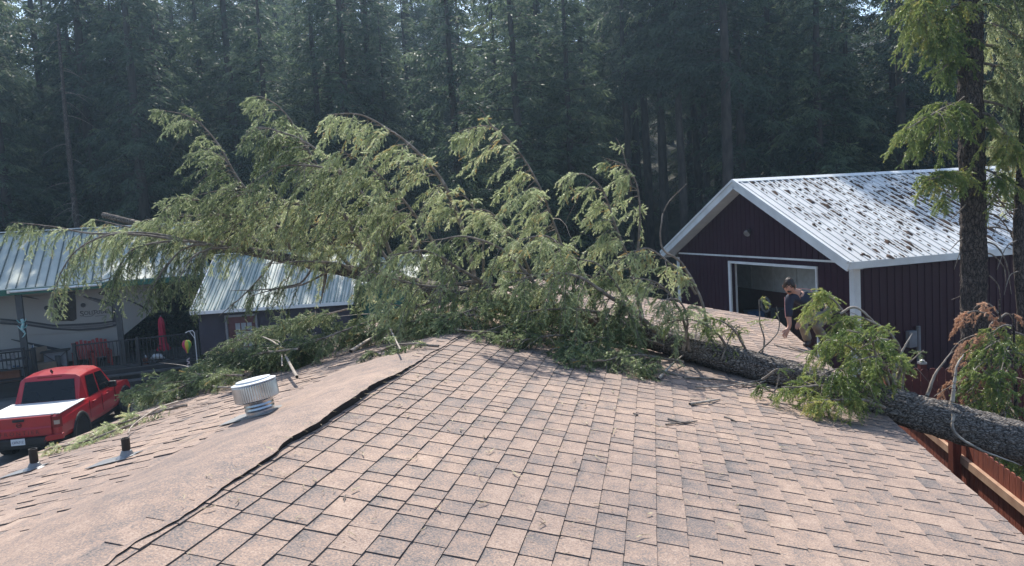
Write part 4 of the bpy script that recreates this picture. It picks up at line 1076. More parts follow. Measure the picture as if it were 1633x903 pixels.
for (x, y, nm) in ((75, 491, 'speaker'), (133, 486.5, 'speaker'), (163.5, 467.5, 'badge')):
    a, z = ton(x, y); m_ = MB(); c = TP(a, z, .07); w_ = .085 if nm == 'speaker' else .13; h_ = .085 if nm == 'speaker' else .065
    vs = []
    for d in (0, .03):
        for k in range(18): an = 2*math.pi*k/18; q = c + ee*w_*math.cos(an)+Vector((0,0,h_*math.sin(an))) - en*d; vs.append(q)
    m_.mesh(vs, [tuple(range(18)), tuple(reversed(range(18, 36)))]+[(k, (k+1) % 18, 18+(k+1) % 18, 18+k) for k in range(18)]); m_.build(nm, M['rv_dark'], trailer)
    if nm == 'badge':
        vs = []
        for d in (0.03, .036):
            for k in range(18): an = 2*math.pi*k/18; q = c + ee*w_*.6*math.cos(an)+Vector((0,0,h_*.5*math.sin(an))) - en*d; vs.append(q)
        m_ = MB(); m_.mesh(vs, [tuple(range(18)), tuple(reversed(range(18, 36)))]+[(k, (k+1) % 18, 18+(k+1) % 18, 18+k) for k in range(18)]); m_.build('badge_plate', M['rv_mid'], trailer)
def text(s, size, m_, parent, origin, xdir, ydir, depth=.006, name='lettering', sx=1.0, align='CENTER'):
    cu = bpy.data.curves.new(name, 'FONT'); cu.body = s; cu.size = size; cu.extrude = depth; cu.align_x = align; cu.align_y = 'CENTER'; cu.resolution_u = 3
    tmp = bpy.data.objects.new('tmp', cu); COL.objects.link(tmp)
    dg = bpy.context.evaluated_depsgraph_get(); me = bpy.data.meshes.new_from_object(tmp.evaluated_get(dg)); bpy.data.objects.remove(tmp)
    x = Vector(xdir).normalized(); y = Vector(ydir).normalized(); z = x.cross(y)
    me.transform(Matrix(((x.x*sx, y.x, z.x, origin[0]), (x.y*sx, y.y, z.y, origin[1]), (x.z*sx, y.z, z.z, origin[2]), (0,0,0,1))))
    me.materials.clear()
    me.name = name
    return link(name, me, m_, parent)
a, z = ton(131, 500.5); q = TP(a, z, .066); text('S', .30, M['rv_dark'], trailer, q, ee, (0,0,1), sx=1.1)
a, z = ton(153, 498); q = TP(a, z, .066); text('OLITUDE', .215, M['rv_dark'], trailer, q, ee, (0,0,1), sx=.92)
a, z = ton(157, 503.5); q = TP(a, z, .066)
flat('swoosh', [band([(127,503),(137,504.8),(146,503.5),(151,499),(158,495.3),(164,495.6),(168,497.5)], [(127,503.6),(137,505.9),(147,504.6),(152,500),(158,496),(164,496),(168,498)])], M['rv_mid'], trailer, .075, .006)
flat('swoosh', [band([(152,504),(168,502.3)], [(152,505),(168,503.2)])], M['rv_mid'], trailer, .064, .006)
# fifth wheel legs
m_ = MB(); m_.bar(TP(nose_t-1.2, 0)-Vector((0,0,0))+en*.3, TP(nose_t-1.2, 1.7)+en*.3, .12, .12); m_.build('landing_leg', M['rail'], trailer)
for k in (-1.5, -.5):
    m_ = MB(); c = TP(k, .55, -.05); m_.tube([c, c+en*.25], [.38, .38], 24); m_.build('wheel', M['rubber'], trailer)

# things on the deck
def atdeck(x, y, b=None):
    return PZ(x, y, DZ)
def thing(nm, x, y, lab, cat, z=None, group=None):
    q = PZ(x, y, DZ if z is None else z); return tag(empty(nm, q, math.atan2(ee.y, ee.x)), lab, cat, group)
# red folding chairs behind the rail
for (b_, x, lab) in ((.55, 134, 'red slatted deck chair beside the dark side table behind the rail'), (.7, 160, 'red slatted deck chair nearest the thick porch post')):
    a_ = on(x, 570, b_)[0]; t = tag(empty('deck_chair', EP(a_, b_, DZ), math.atan2(ee.y, ee.x)+.25), lab, 'chair', 'red chairs on the deck')
    m_ = MB()
    for k in range(5): m_.bar((-.24+k*.12, .12, .36), (-.24+k*.12+(k-2)*.02, .38, 1.02-abs(k-2)*.04), .10, .02)
    m_.build('backrest', M['red_chair'], t)
    m_ = MB()
    for k in range(5): m_.bar((-.28, -.36+k*.11, .40-k*.015), (.28, -.36+k*.11, .40-k*.015), .095, .02)
    m_.build('seat', M['red_chair'], t)
    for sx in (-1, 1):
        m_ = MB(); m_.bar((sx*.31, -.36, 0), (sx*.31, -.36, .55), .09, .03); m_.build('leg', M['red_chair'], t)
        m_ = MB(); m_.bar((sx*.31, .30, 0), (sx*.31, .24, .55), .09, .03); m_.build('leg', M['red_chair'], t)
        m_ = MB(); m_.bar((sx*.31, -.44, .57), (sx*.31, .36, .57), .11, .025); m_.build('armrest', M['red_chair'], t)
# armchair with beige cushions
t = thing('armchair', 70, 596, 'brown armchair with beige cushions in the gap of the railing', 'armchair')
t.rotation_euler.z += .5
m_ = MB(); m_.box(-.35, .35, -.35, .3, .18, .42); m_.build('seat_cushion', M['beige'], t, bevel=.04)
m_ = MB(); m_.bar((0, .28, .42), (0, .42, .95), .66, .16, up=(0,1,0)); m_.build('back_cushion', M['beige'], t, bevel=.04)
for sx in (-1, 1):
    m_ = MB(); m_.box(sx*.42-.06, sx*.42+.06, -.38, .4, .05, .62); m_.build('arm', M['post'], t, bevel=.01)
m_ = MB(); m_.box(-.37, .37, -.36, .36, .05, .175); m_.build('base', M['post'], t)
# side table with crossed front
t = thing('side_table', 92, 592, 'grey cabinet table with a crossed front and dark top', 'table')
m_ = MB(); m_.box(-.36, .36, -.2, .2, .05, .74); m_.build('cabinet', M['grey_box'], t)
m_ = MB(); m_.box(-.46, .46, -.27, .27, .743, .79); m_.build('table_top', M['rail'], t)
m_ = MB(); m_.bar((-.36, -.215, .07), (.36, -.215, .72), .05, .02); m_.bar((.36, -.237, .07), (-.36, -.237, .72), .05, .02); m_.build('cross_brace', M['rail'], t)
# shelf with totes on the far left
t = thing('shelf_rack', 10, 612, 'dark wire shelf of jars behind the left railing', 'shelf')
for sx in (-1, 1):
    for sy in (-1, 1): m_ = MB(); m_.bar((sx*.6, sy*.2, 0), (sx*.6, sy*.2, 1.2), .04, .04); m_.build('leg', M['rail'], t)
for z in (.12, .48, .82, 1.16): m_ = MB(); m_.box(-.62, .62, -.22, .22, z-.015, z+.015); m_.build('shelf_board', M['rail'], t)
for i, (x, z) in enumerate(((-.4, .835), (-.1, .835), (.3, .835), (-.3, .495), (.15, .495))):
    q = t.location + Vector((math.cos(t.rotation_euler.z)*x, math.sin(t.rotation_euler.z)*x, z))
    b = MB(); b.lathe([(.06, 0), (.065, .02), (.065, .12), (.045, .15), (.048, .17)], (0,0,0), 10); o = b.build('storage_jar', M['grey_box'], None); o.location = q
    tag(o, 'small pale jar on the dark wire shelf at the far left', 'jar', 'jars on the shelf')
t = thing('crate', 18, 607, 'orange brown wooden crate below the left railing', 'crate', z=DZ+.02)
m_ = MB(); m_.box(-.3, .3, -.2, .2, 0, .38); m_.build('box', M['orange_tote'], t, bevel=.01)
m_ = MB()
for z in (.08, .2, .32): m_.box(-.31, .31, -.215, -.2, z-.035, z+.035)
m_.build('slat', M['orange_tote'], t)
for x, lab in ((25, 'clear water jug beside the orange crate, left of the pair'), (31, 'clear water jug beside the orange crate, nearer the porch post')):
    t = thing('water_jug', x, 604, lab, 'jug', z=DZ+.02, group='water jugs by the crate'); b = MB(); b.lathe([(.11, 0), (.13, .03), (.13, .30), (.10, .36), (.04, .40), (.04, .44)], (0,0,0), 14); b.build('jug', M['pane'], t, smooth=True)
    b = MB(); b.lathe([(.045, .44), (.045, .47)], (0,0,0), 10); b.build('cap', M['blue'], t)
t = thing('folded_parasol', 57, 594, 'blue and white folded parasol standing at the end of the left railing', 'parasol')
b = MB(); b.lathe([(.02, 0), (.03, .2), (.05, .3), (.045, .9), (.02, 1.02)], (0,0,0), 10); b.build('fabric', M['blue'], t); b = MB(); b.tube([(.03,-.04,.05),(.03,-.04,1.05)], .012, 6); b.build('pole', M['white_metal'], t)
# orange crate on the ground under the deck edge
# closed red parasol
q = P(263, 574, 29.0)
ub = PZ(263, 574, DZ+.02)
t = tag(empty('closed_parasol', ub), 'closed bright red parasol standing on the deck', 'parasol')
zs = (P(262, 558, ub.y).z-ub.z, P(260, 505, ub.y).z-ub.z)
n = 40; vs = []; fs = []; prof = [(0.0, .245), (.10, .20), (.22, .125), (.40, .12), (.8, .105), (.92, .085), (1.0, .02)]
for f, r in prof:
    for k in range(n):
        a = 2*math.pi*k/n; r2 = r*(1+.16*math.cos(8*a+f*2)); vs.append((r2*math.cos(a)+.0*f, r2*math.sin(a), zs[0]+(zs[1]-zs[0])*f + (.03*math.cos(8*a) if f == 0 else 0)))
for i in range(len(prof)-1):
    for k in range(n): fs.append((i*n+k, i*n+(k+1) % n, (i+1)*n+(k+1) % n, (i+1)*n+k))
m_ = MB(); m_.mesh(vs, fs); m_.build('canopy', M['red_fabric'], t, smooth=True, fix=False)
m_ = MB(); m_.tube([(0,0,.03), (0,0,zs[1]+.05)], .022, 8); m_.build('pole', M['grey_box'], t)
m_ = MB(); m_.lathe([(.24, 0), (.24, .05), (.06, .09), (.04, .2)], (0,0,0), 20); m_.build('base', M['rail'], t)
# hot air balloon spinner
bz = P(298, 553, 25.2)
t = tag(empty('balloon_spinner', bz), 'rainbow hot air balloon wind spinner with a curly tail', 'wind spinner')
cols = ['yellow', 'magenta', 'lime', 'black', 'orange', 'magenta', 'yellow', 'lime']
prof = [(.03, -.22), (.06, -.12), (.125, -.02), (.155, .07), (.14, .15), (.09, .21), (.0, .235)]
for g in range(8):
    m_ = MB(); vs = []; fs = []; kk = 5
    for r, z in prof:
        for k in range(kk): a = 2*math.pi*(g+k/(kk-1))/8; vs.append((r*math.cos(a), r*math.sin(a), z))
    for i in range(len(prof)-1):
        for k in range(kk-1): fs.append((i*kk+k, i*kk+k+1, (i+1)*kk+k+1, (i+1)*kk+k))
    m_.mesh(vs, fs); m_.build('gore', M[cols[g]], t, smooth=True, fix=False)
m_ = MB(); m_.box(-.03, .03, -.03, .03, -.30, -.235); m_.build('basket', M['black'], t)
m_ = MB()
for i in range(36):
    a = i*.55; z = -.36-i*.013; b_ = (i+1)*.55; z2 = -.36-(i+1)*.013
    m_.poly([(.05*math.cos(a), .05*math.sin(a), z), (.05*math.cos(b_), .05*math.sin(b_), z2), (.05*math.cos(b_), .05*math.sin(b_), z2-.05), (.05*math.cos(a), .05*math.sin(a), z-.05)])
m_.build('tail', M['pinkwhite'], t, fix=False)
m_ = MB(); m_.tube([(0,0,-.3), (0,0,-.36)], .006, 5); m_.tube([(0,0,.235), (0,0,.47)], .006, 5); m_.build('cord', M['black'], t)
# hook it hangs from
hk = tag(empty('plant_hook', Vector((bz.x+.30, bz.y, 0))), 'thin pale hook pole holding the balloon spinner by the shed corner', 'hook')
hz = bz.z+.47
m_ = MB(); m_.tube([(.0,0,0), (0,0,hz-.02), (-.05,0,hz+.06), (-.2,0,hz+.05), (-.30,0,hz)], .014, 6); m_.build('pole', M['white_metal'], hk)
m_ = MB(); m_.tube([(0,0,hz-.22), (-.16,0,hz+.04)], .010, 6); m_.build('brace', M['white_metal'], hk)
# rusty post with a small lamp, birdlike ornament
q = PZ(236, 605, 0); t = tag(empty('wooden_post', Vector((q.x, q.y, 0))), 'rusty brown square post standing in front of the deck', 'post')
ztop = P(233, 571, q.y).z
m_ = MB(); m_.box(-.09, .09, -.09, .09, 0, ztop); m_.build('shaft', M['rust_post'], t, bevel=.01)
m_ = MB(); m_.lathe([(.05, ztop), (.05, ztop+.04), (.07, ztop+.05), (.0, ztop+.12)], (0,0,0), 10); m_.build('cap_lamp', M['galv'], t)
q = PZ(252, 579, DZ); t = tag(empty('metal_heron', Vector((q.x, q.y, DZ))), 'small white and black bird ornament at the edge of the deck', 'ornament')
m_ = MB(); m_.tube([(-.28,0,.18), (-.1,0,.26), (.1,0,.26), (.28,0,.16)], [.02, .10, .11, .02], 10); m_.build('body', M['white_metal'], t, smooth=True)
m_ = MB(); m_.tube([(.1,0,.3), (.14,0,.45), (.06,0,.58), (.10,0,.66), (.2,0,.63)], [.04, .025, .022, .03, .008], 8); m_.build('neck', M['black'], t, smooth=True)
for s_ in (-.05, .05): m_ = MB(); m_.tube([(s_,0,0), (s_,0,.2)], .012, 6); m_.build('leg', M['black'], t)
# gecko ornament on the post
a_, z_ = on(36, 522, -.02); q = EP(a_, -.02, z_)
t = tag(empty('lizard_ornament', q), 'shiny teal lizard ornament climbing the left porch post', 'ornament')
m_ = MB(); sp = [(.0,.30),(.02,.22),(.03,.12),(.0,.02),(-.03,-.08),(.02,-.16),(.06,-.24),(.0,-.33),(-.06,-.38)]
m_.tube([ee*x+Vector((0,0,z)) for x, z in sp], [.05,.055,.045,.06,.055,.04,.03,.02,.008], 10); m_.build('body', M['teal'], t, smooth=True)
for sx, z in ((-1,.14),(1,.16),(-1,-.08),(1,-.06)):
    m_ = MB(); m_.tube([ee*0+Vector((0,0,z)), ee*sx*.10+Vector((0,0,z+.05)), ee*sx*.13+Vector((0,0,z+.12)), ee*sx*.16+Vector((0,0,z+.13))], [.022,.018,.015,.02], 6); m_.build('leg', M['teal'], t, smooth=True)

# ------------------------------------------------------------------ dark screened shed with the pale green roof
sz = HC-2.45
so, se, sn, sL = mkframe(PZ(305, 497, sz), PZ(563, 480, sz))
def SP(a, b, z): q = so + se*a + sn*b; return Vector((q.x, q.y, z))
shed = tag(empty('shed', SP(0, 0, 0)), 'screened shed with pale green ribbed roof under the tree top', 'shed'); SO = -SP(0, 0, 0)
run = 3.0; rise = 1.75
m_ = MB(); p = [SP(0,0,sz)+SO, SP(sL,0,sz)+SO, SP(sL,run,sz+rise)+SO, SP(0,run,sz+rise)+SO]; q = [v-Vector((0,0,.06)) for v in p]
m_.mesh(p+q, [(0,1,2,3),(7,6,5,4),(0,4,5,1),(1,5,6,2),(2,6,7,3),(3,7,4,0)])
p2 = [p[3], p[2], SP(sL,run*2,sz)+SO, SP(0,run*2,sz)+SO]; q = [v-Vector((0,0,.06)) for v in p2]; m_.mesh(p2+q, [(0,1,2,3),(7,6,5,4),(1,5,6,2),(2,6,7,3),(3,7,4,0)])
sr = m_.build('roof', M['green_roof'], shed)
m_ = MB(); k = .05
while k < sL:
    m_.bar(SP(k,0,sz+.016)+SO, SP(k,run-.03,sz+rise)+SO, .05, .05)
    if k+.1 < sL: m_.bar(SP(k+.1,0,sz+.012)+SO, SP(k+.1,run-.03,sz+rise-.004)+SO, .03, .03)
    k += .235
m_.build('roof_rib', M['rib_dark'], sr)
m_ = MB(); m_.bar(SP(-.03,-.03,sz-.06)+SO, SP(sL+.02,-.03,sz-.06)+SO, .05, .11); m_.bar(SP(-.03,-.02,sz-.03)+SO, SP(-.03,run,sz+rise-.03)+SO, .05, .14); m_.bar(SP(0,run,sz+rise+.04)+SO, SP(sL,run,sz+rise+.04)+SO, .3, .03); m_.build('eave_trim', M['white_metal'], shed)
# shade cloth walls, slightly wrinkled
nx_, nz_ = 60, 16; vs = []; fs = []
for i in range(nx_+1):
    for j in range(nz_+1):
        a = .12+(sL-.3)*i/nx_; z = .02+(sz-.16)*j/nz_
        d = .25+.03*math.sin(a*3+z*2.3)+.02*math.sin(a*7-z*5)*(1-j/nz_*.5)+.012*math.sin(z*9+a)
        vs.append(SP(a, d, z)+SO)
for i in range(nx_):
    for j in range(nz_): b_ = i*(nz_+1)+j; fs.append((b_, b_+nz_+1, b_+nz_+2, b_+1))
m_ = MB(); m_.mesh(vs, fs); m_.build('screen_wall', M['screen'], shed, smooth=True, fix=False)
m_ = MB(); 
for a in (.14, sL-.2):
    m_.bar(SP(a,.32,.01)+SO, SP(a,run*2-.3,.01)+SO, .06, .06)
    p = [SP(a,.36,.02)+SO, SP(a,run*2-.3,.02)+SO, SP(a,run*2-.3,sz-.1)+SO, SP(a,run,sz+rise-.1)+SO, SP(a,.36,sz-.1+.2)+SO]; m_.poly(p)
p = [SP(.14,run*2-.3,0)+SO, SP(sL-.2,run*2-.3,0)+SO, SP(sL-.2,run*2-.3,sz-.1)+SO, SP(.14,run*2-.3,sz-.1)+SO]; m_.poly(p); m_.build('wall', M['green_wall'], shed, fix=False)
def son(x, y, b=.18): q = PPl(x, y, SP(0, b, 0), sn); return (q-so).dot(se), q.z
d0 = son(363, 510)[0]; d1 = son(407, 505)[0]; dz1 = son(385, 505)[1]
m_ = MB(); m_.mesh([SP(a,b_,z)+SO for b_ in (.15,.19) for a, z in ((d0,.03),(d1,.03),(d1,dz1),(d0,dz1))], [(0,1,2,3),(7,6,5,4),(0,4,5,1),(1,5,6,2),(2,6,7,3),(3,7,4,0)]); dr_ = m_.build('door', M['door_brown'], shed)
m_ = MB()
for a in (d0-.04, d1+.04): m_.bar(SP(a,.15,.02)+SO, SP(a,.15,dz1+.07)+SO, .07, .08)
m_.bar(SP(d0-.08,.15,dz1+.04)+SO, SP(d1+.08,.15,dz1+.04)+SO, .08, .07); m_.build('door_frame', M['grey_box'], dr_)
m_ = MB(); wa0 = d0+(d1-d0)*.25; wa1 = d1-(d1-d0)*.12
for i in range(3):
    for j in range(4):
        x0 = wa0+(wa1-wa0)*i/3+.02; x1 = wa0+(wa1-wa0)*(i+1)/3-.02; z0 = dz1*.46+(dz1*.46)*j/4+.02; z1 = dz1*.46+(dz1*.46)*(j+1)/4-.02
        m_.mesh([SP(a,b_,z)+SO for b_ in (.14,.155) for a, z in ((x0,z0),(x1,z0),(x1,z1),(x0,z1))], [(0,1,2,3),(7,6,5,4),(0,4,5,1),(1,5,6,2),(2,6,7,3),(3,7,4,0)])
m_.build('door_pane', M['pane'], dr_)
# green building behind it
go = SP(sL+.1, 1.2, 0)
gb = tag(empty('green_outbuilding', go), 'dark green metal outbuilding with a pale roof behind the shed', 'outbuilding')
m_ = MB(); m_.box(0, 1.6, 0, 5, 0, sz+.45); 
k = .1
while k < 1.6: m_.bar((k, -.01, 0), (k, -.01, sz+.4), .05, .02, up=(0,1,0)); k += .23
m_.build('wall', M['green_trim'], gb)
m_ = MB(); p = [(-.2,-.3,sz+.45),(2.0,-.3,sz+.45),(2.0,5.2,sz+1.1),(-.2,5.2,sz+1.1)]; m_.mesh(p+[(x,y,z+.06) for x,y,z in p], [(3,2,1,0),(4,5,6,7),(0,1,5,4),(1,2,6,5),(2,3,7,6),(3,0,4,7)])
k = 0
while k < 2: m_.bar((k-.1,-.3,sz+.52),(k-.1,5.2,sz+1.17), .03, .04); k += .3
m_.build('roof', M['green_roof'], gb)

# ------------------------------------------------------------------ red pickup truck
TY = 17.9
tc = P(33, 698, TY); th = math.radians(8.5)
truck = tag(empty('pickup_truck', Vector((tc.x, tc.y, 0)), th), 'red crew cab pickup with white bed cover parked by the deck', 'pickup truck')
# local: y forward from the tailgate, x right, z up
Lk, Wk = 5.3, .925
def shell(sections, m_):
    """sections: list of (y, [(x,z)...]) with equal counts"""
    k = len(sections[0][1]); vs = [(x, y, z) for y, s in sections for x, z in s]; fs = []
    for i in range(len(sections)-1):
        for j in range(k): j2 = (j+1) % k; fs.append((i*k+j, i*k+j2, (i+1)*k+j2, (i+1)*k+j))
    fs.append(tuple(range(k))); fs.append(tuple(reversed(range((len(sections)-1)*k, len(sections)*k))))
    return m_.mesh(vs, fs)
def cs(w, zb, zt, sh=.06):
    h = [(-w+.05, zb), (-w, zb+.12), (-w-.0, zb+(zt-zb)*.55), (-w+.015, zt-.12), (-w+sh, zt)]
    return h + [(-x, z) for x, z in h[::-1]]
m_ = MB()
shell([(.02, cs(.86, .58, 1.10)), (.10, cs(.91, .52, 1.115)), (1.0, cs(.925, .48, 1.13)), (1.62, cs(.925, .45, 1.14)), (2.9, cs(.92, .42, 1.10)), (3.9, cs(.92, .45, 1.09)), (4.5, cs(.92, .5, 1.07)), (5.0, cs(.87, .52, 1.0)), (5.22, cs(.74, .55, .92))], m_)
body = m_.build('body', M['truck_red'], truck, smooth=False, bevel=.02)
def cab(y0, y1, y2, y3, wb, wt, zb, zt_):
    vs = [(-wb,y0,zb),(wb,y0,zb),(wb,y3,zb),(-wb,y3,zb),(-wt,y1,zt_),(wt,y1,zt_),(wt,y2,zt_),(-wt,y2,zt_)]
    return vs
m_ = MB()
cs2 = lambda w, zb, zt_, r: [(-w, zb), (-w+.13, zt_-.08), (-w+.13+r, zt_-.01), (-w*.4, zt_+.025), (w*.4, zt_+.025), (w-.13-r, zt_-.01), (w-.13, zt_-.08), (w, zb)]
shell([(1.60, cs2(.86, 1.09, 1.12, .02)), (1.86, cs2(.86, 1.09, 1.80, .1)), (2.4, cs2(.87, 1.08, 1.835, .1)), (3.05, cs2(.87, 1.08, 1.815, .1)), (3.25, cs2(.87, 1.08, 1.74, .1)), (3.85, cs2(.86, 1.06, 1.10, .02))], m_)
m_.build('cab', M['truck_red'], truck, bevel=.025)
m_ = MB(); m_.mesh([(-.66,1.600,1.17),(.66,1.600,1.17),(.60,1.795,1.69),(-.60,1.795,1.69),(-.66,1.63,1.17),(.66,1.63,1.17),(.60,1.825,1.69),(-.60,1.825,1.69)], [(0,1,2,3),(7,6,5,4),(0,4,5,1),(1,5,6,2),(2,6,7,3),(3,7,4,0)]); m_.build('rear_window', M['glass_dark'], truck)
m_ = MB(); m_.mesh([(-.72,3.80,1.13),(.72,3.80,1.13),(.64,3.30,1.73),(-.64,3.30,1.73)], [(0,1,2,3)]); m_.build('windscreen', M['glass_dark'], truck)
for sx in (-1, 1):
    for pl in ([(1.98,1.15),(2.62,1.14),(2.60,1.66),(2.12,1.69)], [(2.72,1.14),(3.55,1.12),(3.14,1.64),(2.70,1.66)]):
        m_ = MB(); n_ = len(pl)
        def xx(z): return sx*(.868 - (z-1.1)*.185 + .006)
        vs = [(xx(z), y, z) for y, z in pl]+[(xx(z)-sx*.03, y, z) for y, z in pl]
        m_.mesh(vs, [tuple(range(n_)), tuple(reversed(range(n_, 2*n_)))]+[(k, (k+1) % n_, n_+(k+1) % n_, n_+k) for k in range(n_)]); m_.build('side_window', M['glass_dark'], truck)
    for y in (2.02, 2.95):
        m_ = MB(); m_.bar((sx*.93, y, .99), (sx*.93, y+.20, .99), .04, .035); m_.build('door_handle', M['truck_red'], truck, bevel=.008)
    for yy, z0, z1 in ((1.80, .62, 1.07), (2.66, .60, 1.06), (3.62, .60, 1.04)):
        m_ = MB(); m_.bar((sx*.9215, yy, z0), (sx*.9215, yy, z1), .012, .012); m_.build('door_gap', M['black_plastic'], truck)
    m_ = MB(); m_.box(sx*.98-.10, sx*.98+.10, 3.28, 3.40, 1.10, 1.28); m_.build('mirror', M['black_plastic'], truck, bevel=.03)
    for y, hx in ((1.18, 0), (4.38, 0)):
        w_ = empty('wheel', (sx*.80, y, .385)); w_.parent = truck
        m_ = MB()
        pr = [(.20,-.12),(.35,-.125),(.385,-.09),(.385,.09),(.35,.125),(.20,.12)]
        vs = []; fs = []; n_ = 36
        for r, x in pr:
            for k in range(n_): a = 2*math.pi*k/n_; rr = r*(1+(.012 if k % 2 and r > .37 else 0)); vs.append((x, rr*math.cos(a), rr*math.sin(a)))
        for i in range(len(pr)-1):
            for k in range(n_): fs.append((i*n_+k, i*n_+(k+1) % n_, (i+1)*n_+(k+1) % n_, (i+1)*n_+k))
        m_.mesh(vs, fs); m_.build('tyre', M['rubber'], w_)
        m_ = MB(); m_.tube([(sx*.06,0,0),(sx*.09,0,0)], [.21,.205], 24)
        for k in range(6):
            a = 2*math.pi*k/6; m_.bar((sx*.10, .04*math.cos(a), .04*math.sin(a)), (sx*.105, .19*math.cos(a), .19*math.sin(a)), .06, .03, up=(1,0,0))
        m_.build('rim', M['rim'], w_)
        m_ = MB(); n_ = 14                       # flared arch
        for k in range(n_):
            a0_ = math.pi*(-.06+1.12*k/n_); a1_ = math.pi*(-.06+1.12*(k+1)/n_)
            q = []
            for a in (a0_, a1_):
                for r, x in ((.42, .90), (.42, .955), (.51, .95), (.53, .915)): q.append((sx*x, y-r*math.cos(a), .40+r*math.sin(a)))
            m_.mesh(q, [(0,1,5,4),(1,2,6,5),(2,3,7,6)])
        m_.build('wheel_arch', M['black_plastic'], truck, smooth=True)
        m_ = MB(); m_.tube([(sx*.70,y,.40),(sx*.935,y,.40)], [.42,.42], 28); m_.build('wheel_well', M['rubber'], truck)
    m_ = MB(); m_.mesh([(sx*.86,-.005,.82),(sx*.93,.10,.82),(sx*.925,.10,1.09),(sx*.86,-.005,1.09),(sx*.72,.0,.82),(sx*.74,.0,1.09)], [(0,1,2,3),(0,3,5,4)]); tl = m_.build('tail_lamp', M['lamp_red'], truck, fix=False)
    m_ = MB(); m_.mesh([(sx*.865,-.012,.90),(sx*.90,.03,.90),(sx*.90,.03,1.0),(sx*.865,-.012,1.0),(sx*.78,-.008,.90),(sx*.78,-.008,1.0)], [(0,1,2,3),(0,3,5,4)]); m_.build('reverse_lens', M['lamp_pale'], tl, fix=False)
# bed cover
m_ = MB(); m_.box(-.76, .76, .07, 1.60, 1.125, 1.165); m_.build('bed_cover', M['tonneau'], truck, bevel=.012)
for sx in (-1, 1):
    m_ = MB(); m_.bar((sx*.835, .08, 1.145), (sx*.835, 1.62, 1.155), .12, .03); m_.build('bed_rail_cap', M['tonneau'], truck, bevel=.01)
# tailgate
m_ = MB(); m_.mesh([(-.72,-.03,.66),(.72,-.03,.66),(.72,-.045,.84),(-.72,-.045,.84),(-.72,-.015,.88),(.72,-.015,.88),(.72,-.02,1.13),(-.72,-.02,1.13)], [(0,1,2,3),(3,2,5,4),(4,5,6,7)])
m_.mesh([(-.72,.05,.66),(.72,.05,.66),(.72,.05,1.13),(-.72,.05,1.13),(-.72,-.02,1.13),(.72,-.02,1.13),(-.72,-.03,.66),(.72,-.03,.66),(-.72,-.045,.84),(.72,-.045,.84)], [(3,2,5,4),(0,6,7,1)])
tg = m_.build('tailgate', M['truck_red'], truck, bevel=0, fix=False)
m_ = MB(); m_.box(-.13, .13, -.045, -.016, 1.035, 1.095); m_.build('tailgate_handle', M['black_plastic'], tg, bevel=.008)
m_ = MB(); m_.mesh(*ring((0,-.022,.955), (0,1,0), .052, .010, 24, 6)); m_.bar((-.066,-.026,.955), (.066,-.026,.955), .012, .02); m_.build('emblem', M['emblem'], tg)
text('F R O N T I E R', .135, M['emblem'], tg, (0, -.0385, .755), (1,0,.0), (0,.0,1), depth=.004, name='tailgate_lettering')
m_ = MB(); m_.box(-.62, .62, -.14, .06, .46, .64); m_.box(-.70, .70, -.10, .06, .40, .46)
bp_ = m_.build('bumper', M['black_plastic'], truck, bevel=.02)
for sx in (-1, 1):
    m_ = MB(); m_.mesh([(sx*.56,-.15,.52),(sx*.93,.06,.52),(sx*.93,.06,.66),(sx*.62,-.15,.66),(sx*.56,-.05,.52),(sx*.93,.16,.52),(sx*.93,.16,.66),(sx*.62,-.05,.66)], [(0,1,2,3),(7,6,5,4),(0,4,5,1),(1,5,6,2),(2,6,7,3),(3,7,4,0)]); m_.build('bumper_corner', M['truck_red'], bp_, bevel=.02)
m_ = MB(); m_.box(-.155, .155, -.156, -.145, .50, .655); pl_ = m_.build("licence_plate", M["plate"], truck)
text('C07631Z', .085, M['ink'], pl_, (0, -.1575, .572), (1,0,0), (0,0,1), depth=.002, name='plate_text', sx=.8)
m_ = MB(); m_.bar((0, 2.02, 1.86), (0, 1.93, 1.93), .03, .06); m_.build('roof_antenna', M['black_plastic'], truck)
m_ = MB(); m_.box(-.3, .3, 1.825, 1.86, 1.755, 1.785); m_.build('brake_lamp', M['lamp_red'], truck)
m_ = MB(); m_.box(-.80, .80, .3, 4.9, .30, .5); m_.build('underbody', M['rubber'], truck)

# ------------------------------------------------------------------ the man crouching on the far part of the roof
foot = onR(1287, 553)
man = tag(empty('person', foot), 'man in navy polo and khaki trousers crouching on the far roof edge, hand reaching down', 'person')
def J(x, y, Y): return P(x, y, Y) - foot
YF = foot.y
def skin_obj(name, verts, edges, radii, m_, parent, sub=2, root=0):
    me = bpy.data.meshes.new(name); me.from_pydata([tuple(v) for v in verts], edges, []); me.update()
    o = link(name, me, m_, parent)
    md = o.modifiers.new('skin', 'SKIN'); md.use_smooth_shade = True; md.branch_smoothing = .6
    for i, r in enumerate(radii):
        rr = r if hasattr(r, '__len__') else (r, r)
        me.skin_vertices[0].data[i].radius = rr; me.skin_vertices[0].data[i].use_root = (i == root)
    sb = o.modifiers.new('sub', 'SUBSURF'); sb.levels = sub; sb.render_levels = sub
    return o
pel = J(1313, 496, YF+.36); bel = J(1301, 488, YF+.26); che = J(1285, 476, YF+.12); nb = J(1270, 468, YF+.04); nk = J(1264, 463, YF+.0)
jaw = J(1259, 461, YF-.05); cra = J(1258.5, 452, YF-.02)
shr = J(1259, 473, YF+.0); elr = J(1257, 499, YF-.02); wrr = J(1259.5, 520, YF-.10); hdr = J(1254, 530, YF-.14)
shl = J(1291, 471, YF+.16); ell = J(1297, 499, YF+.02); wrl = J(1281, 512, YF-.13); hdl = J(1275, 516, YF-.17)
hpr = J(1307, 500, YF+.30); knr = J(1279, 514, YF-.10); anr = J(1289, 545, YF+.03); 
